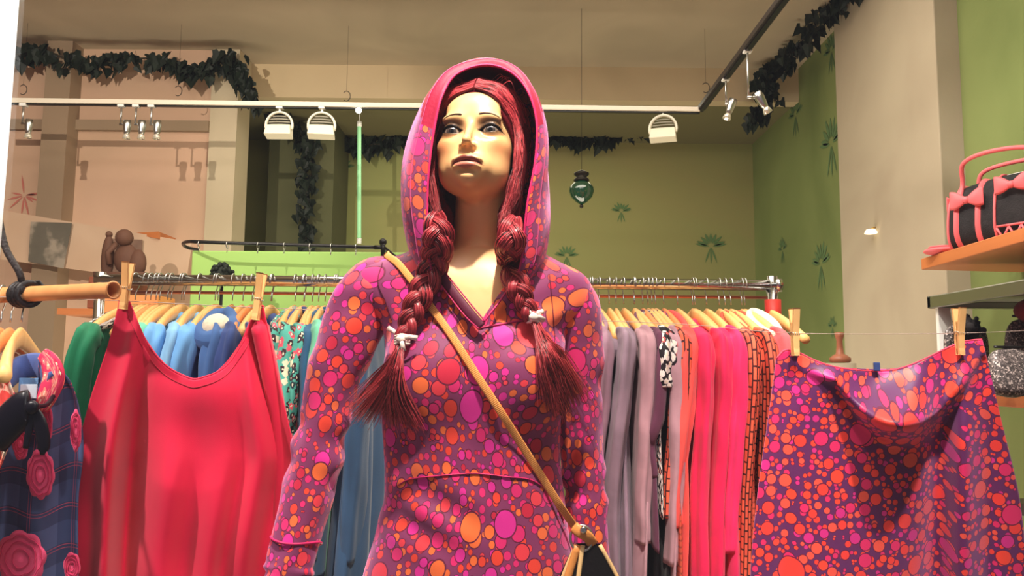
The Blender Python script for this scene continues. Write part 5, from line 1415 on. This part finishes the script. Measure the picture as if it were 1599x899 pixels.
bagring(-.97, .0035, k1=32); bagring(.97, .0035, k1=32); bagring(-.78, .0045, 'strap_band', k1=32, flat=(.4, 1.8)); bagring(-.42, .0045, 'strap_band', k1=32, flat=(.4, 1.8)); bagring(-.18, .0035, 'piping', k1=32)
# zip along the top
m = MB(); m.tube([HB(x, 0, hh*(1-.1*(x/hwid)**2)+.005) for x in np.linspace(-hwid*.9, hwid*.9, 20)], .004, 8, flat=(.6, 1.6)); m.build('zip', CHROME, hb)
# end tab strips and bows
def bow(cx, cy, cz, s, axis_x, name='bow'):
    m = MB()
    for sg in (-1, 1):
        V = []; n = 12; F = []
        for i in range(n+1):
            t_ = i/n; w1 = (.25+.75*math.sin(t_*1.75))*s*.55
            for k in range(8):
                a = 2*math.pi*k/8; th = .006*math.sin(math.pi*min(1, t_*.8+.15))
                V.append((sg*t_*s, th*math.cos(a), w1*math.sin(a)+.1*s*t_))
        for i in range(n):
            for k in range(8): F.append((i*8+k, i*8+(k+1) % 8, (i+1)*8+(k+1) % 8, (i+1)*8+k))
        F.append(tuple(n*8+k for k in range(8)))
        m.add([HB(cx+(v[0] if axis_x else v[1]), cy+(v[1] if axis_x else v[0]), cz+v[2]) for v in V], F)
    m.ball(HB(cx, cy, cz), .010, 10)
    return m.build(name, PK, hb)
bow(-hwid-.008, 0, hh*.70, .040, False)
bow(-.60*hwid, -hdep-.004, hh*.70, .046, True)
bow(.10*hwid, -hdep-.004, hh*.80, .044, True)
m = MB(); m.tube([HB(-hwid-.004, .004, hh*.66), HB(-hwid-.008, .0, hh*.4), HB(-hwid-.004, -.006, .012)], .007, 8, flat=(.4, 1)); m.tube([HB(-hwid-.003, .035, hh*.80), HB(-hwid-.008, .042, hh*.5), HB(-hwid-.004, .035, .012)], .006, 8, flat=(.4, 1)); m.build('end_strap', PK, hb)
# front lattice trim along the lower edge
m = MB()
P = []
for i in range(13):
    x = -.16*hwid+1.1*hwid*i/12; P.append(HB(x, -hdep-.003, .014 if i % 2 else .042))
for i in range(12): m.tube([P[i], P[i+1]], .003, 6)
m.tube([HB(x, -hdep-.002, .010) for x in np.linspace(-hwid*.16, hwid*.93, 8)], .004, 6); m.tube([HB(x, -hdep-.002, .046) for x in np.linspace(-hwid*.16, hwid*.93, 8)], .003, 6)
m.build('lattice_trim', PK, hb)
for sg, hgt, lean in ((-1, .060, .03), (1, .045, .0)):
    m = MB(); P = [HB(-.78*hwid, sg*.048, hh*.78), HB(-.78*hwid, sg*.036, hh*1.0), HB(-.66*hwid, sg*(.03+lean), hh+hgt*.8), HB(-.2*hwid, sg*(.03+lean*1.4), hh+hgt), HB(.36*hwid, sg*(.03+lean), hh+hgt*.8), HB(.45*hwid, sg*.036, hh*1.02), HB(.45*hwid, sg*.048, hh*.78)]
    m.tube(spline(P, 44), .0058, 10, flat=(1, 1)); m.build('handle', PK, hb)
# pink purse lying in front of the bag
m = MB(); c = at(1470, 392, 2.22); c.z = zt+.011; m.ball(c, (.045, .05, .011), 20); m.tube([c+Vector((.03*math.cos(a), .03*math.sin(a), .010)) for a in np.linspace(0, 6.283, 20)[:-1]], .003, 6, closed=True)
tag(m.build('coin_purse', PK), 'flat pink coin purse on the shelf beside the handbag', 'purse')

# steel shelf with curved white bracket
ms = thing('steel_shelf', 'grey steel shelf with curved white bracket below the wooden shelf', 'shelf', Vector((XR, 2.0, 1.6)))
z1 = at(1447, 465, 2.22).z
m = MB(); x0 = at(1447, 465, 2.22).x; m.box((x0, .95, z1-.030), (x0+.02, 2.22, z1+.004)); m.box((x0, 2.20, z1-.03), (XR, 2.22, z1+.004)); m.build('front_rail', STEEL, ms, False, .003)
m = MB(); m.box((x0+.02, 1.0, z1-.012), (XR, 2.20, z1-.004)); m.build('plate', M('light steel', (168, 168, 160), .4, .6), ms, False)
zl_ = at(1480, 560, 2.2).z
m = MB(); Pb = [Vector((x0+.012, 2.19, z1-.03)), Vector((x0+.012, 2.19, z1-.30))]
n = 14; V = []
for i in range(n+1):
    t_ = i/n; zz = z1-.030-.27*t_; V += [Vector((x0+.012, 2.185, zz)), Vector((x0+.045+.055*t_**1.6, 2.185, zz))]
V2 = [v+Vector((0, .014, 0)) for v in V]; k_ = len(V)
F = [(2*i, 2*i+1, 2*i+3, 2*i+2) for i in range(n)] + [(k_+2*i+2, k_+2*i+3, k_+2*i+1, k_+2*i) for i in range(n)] + [(2*i, 2*i+2, k_+2*i+2, k_+2*i) for i in range(n)] + [(2*i+1, k_+2*i+1, k_+2*i+3, 2*i+3) for i in range(n)] + [(0, k_, k_+1, 1), (2*n, 2*n+1, k_+2*n+1, k_+2*n)]
m.add(V+V2, F); m.build('bracket', WHITEM, ms, False)
# lower wooden shelf and pouches
zs = at(1570, 618, 2.0).z
m = MB(); m.box((at(1546, 630, 2.15).x, 1.1, zs-.03), (XR, 2.15, zs)); tag(m.build('wooden_shelf', SHELFW, None, False, .002), 'lower wooden shelf holding the glittery grey pouches', 'shelf')
m = MB(); m.box((at(1556, 680, 2.15).x, 1.1, zs-.30), (XR, 2.15, zs-.27)); tag(m.build('wooden_shelf', wood('dark shelf wood', (60, 48, 42), (44, 34, 30)), None, False, .002), 'dark lowest shelf behind the dotted skirt', 'shelf')
gt = NT('glitter grey', .45); tc = gt.n('ShaderNodeTexCoord'); v = gt.n('ShaderNodeTexVoronoi'); v.inputs['Scale'].default_value = 330; gt.set(v.inputs['Vector'], tc.outputs['Object']); sp2 = gt.n('ShaderNodeSeparateColor'); gt.set(sp2.inputs[0], v.outputs['Color'])
gt.base(gt.ramp(sp2.outputs[0], [(0, (64, 58, 56)), (.35, (112, 102, 98)), (.6, (86, 78, 76)), (.85, (190, 176, 168))])); gt.set(gt.b.inputs['Metallic'], .3)
def pouch(c, w_, h_, d_, yaw, label, mat=gt.m, clasp=True, taper=.75):
    c = Vector(c); r = thing('pouch', label, 'pouch', c, 'glittery pouches'); q = Matrix.Rotation(yaw, 3, 'Z'); rows = []
    for j in range(17):
        v = j/16; wv = w_*(taper+(1-taper)*math.sin(math.pi*(.5-.5*v)) if True else 1)*(1-.0*v)*math.sqrt(max(.02, 1-abs(2*v-1)**6)); dv = d_*(1-.8*v**1.5)*math.sqrt(max(.05, 1-abs(2*v-1)**5))
        rows.append([c + q @ Vector((wv*math.copysign(abs(math.cos(a))**.7, math.cos(a)), dv*math.sin(a), h_*v)) for a in np.linspace(0, 2*math.pi, 29)])
    V_, F_ = grid(rows); F_ += [tuple(range(28)), tuple(16*29+k for k in range(27, -1, -1))]
    m = MB(); m.add(V_, F_); m.build('bag_body', mat, r)
    if clasp:
        m = MB(); m.tube([c + q @ Vector((x_, -.004, h_+.001)) for x_ in np.linspace(-w_*.62, w_*.62, 9)], .003, 8); m.build('zip', BLACK, r)
    return r
P_ = lambda px, Y: (at(px, 600, Y).x, Y, zs)
pouch(P_(1512, 2.12), .070, .19, .030, .25, 'dark glittery pouch with black frill below the steel shelf bracket', taper=1.0)
pouch(P_(1548, 2.02), .045, .075, .035, .2, 'glittery grey pouch lying just above the skirt corner')
pouch(P_(1612, 2.04), .075, .20, .035, .1, 'tall glittery grey pouch at the right frame edge', taper=.8)
pouch(P_(1578, 1.86), .062, .115, .040, .1, 'large glittery grey pouch at the front of the lower shelf')
m = MB(); rnd = random.Random(5); c = Vector((at(1512, 500, 2.06).x, 2.06, zs+.17))
for k in range(60): m.ball(c+Vector((rnd.gauss(0, .014), rnd.gauss(0, .012), rnd.gauss(0, .010))), rnd.uniform(.006, .012), 6)
tag(m.build('fur_trim', M('black fur', (24, 20, 20), .9)), 'black fluffy trim heaped above the dark pouch', 'trim')
m = MB(); c = Vector((1.33, 2.0, z1-.05)); m.ball(c, (.065, .06, .036), 18); tag(m.build('red_pouch', cloth('dark red felt', (120, 24, 34))), 'dark red round pouch hanging right under the steel shelf', 'pouch')
m = MB(); m.tube([c+Vector((0, 0, .03)), c+Vector((0, 0, .045))], .002, 5); 

# wooden bobbin on a cream stand by the pillar
c = at(1312, 566, 2.7); r = thing('candlestick', 'turned brown wooden candlestick by the beige pillar', 'candlestick', c)
k = 2.7/1250
m = MB(); m.lathe(c, [(x_*k, z_*k) for x_, z_ in ((13, 0), (16, 2), (16, 7), (11, 11), (6, 14), (5, 24), (4.5, 34), (6.5, 40), (7.5, 46), (4, 47))], 26); m.build('stem', wood('turned wood', (178, 112, 84), (142, 84, 60), .4), r)
m = MB(); c2 = c-Vector((0, 0, c.z)); m.lathe(c2, [(.05, 0), (.05, c.z-.002)], 28); tag(m.build('pedestal', PILL), 'round cream pedestal under the turned candlestick', 'pedestal')
# glare of a reflected lamp on the pillar, built as a small glowing shade
c = atX(1360, 363, 1.40); r = thing('lamp_glare', 'reflected lamp glare on the beige pillar, built as a small glowing shade', 'glare', c)
m = MB(); m.lathe(c, [(.002, .014), (.016, .012), (.022, .004), (.024, -.004), (.020, -.004)], 20); m.build('shade', M('lamp glare glow', (250, 240, 205), .4, emit=((255, 244, 205), 1.6)), r)
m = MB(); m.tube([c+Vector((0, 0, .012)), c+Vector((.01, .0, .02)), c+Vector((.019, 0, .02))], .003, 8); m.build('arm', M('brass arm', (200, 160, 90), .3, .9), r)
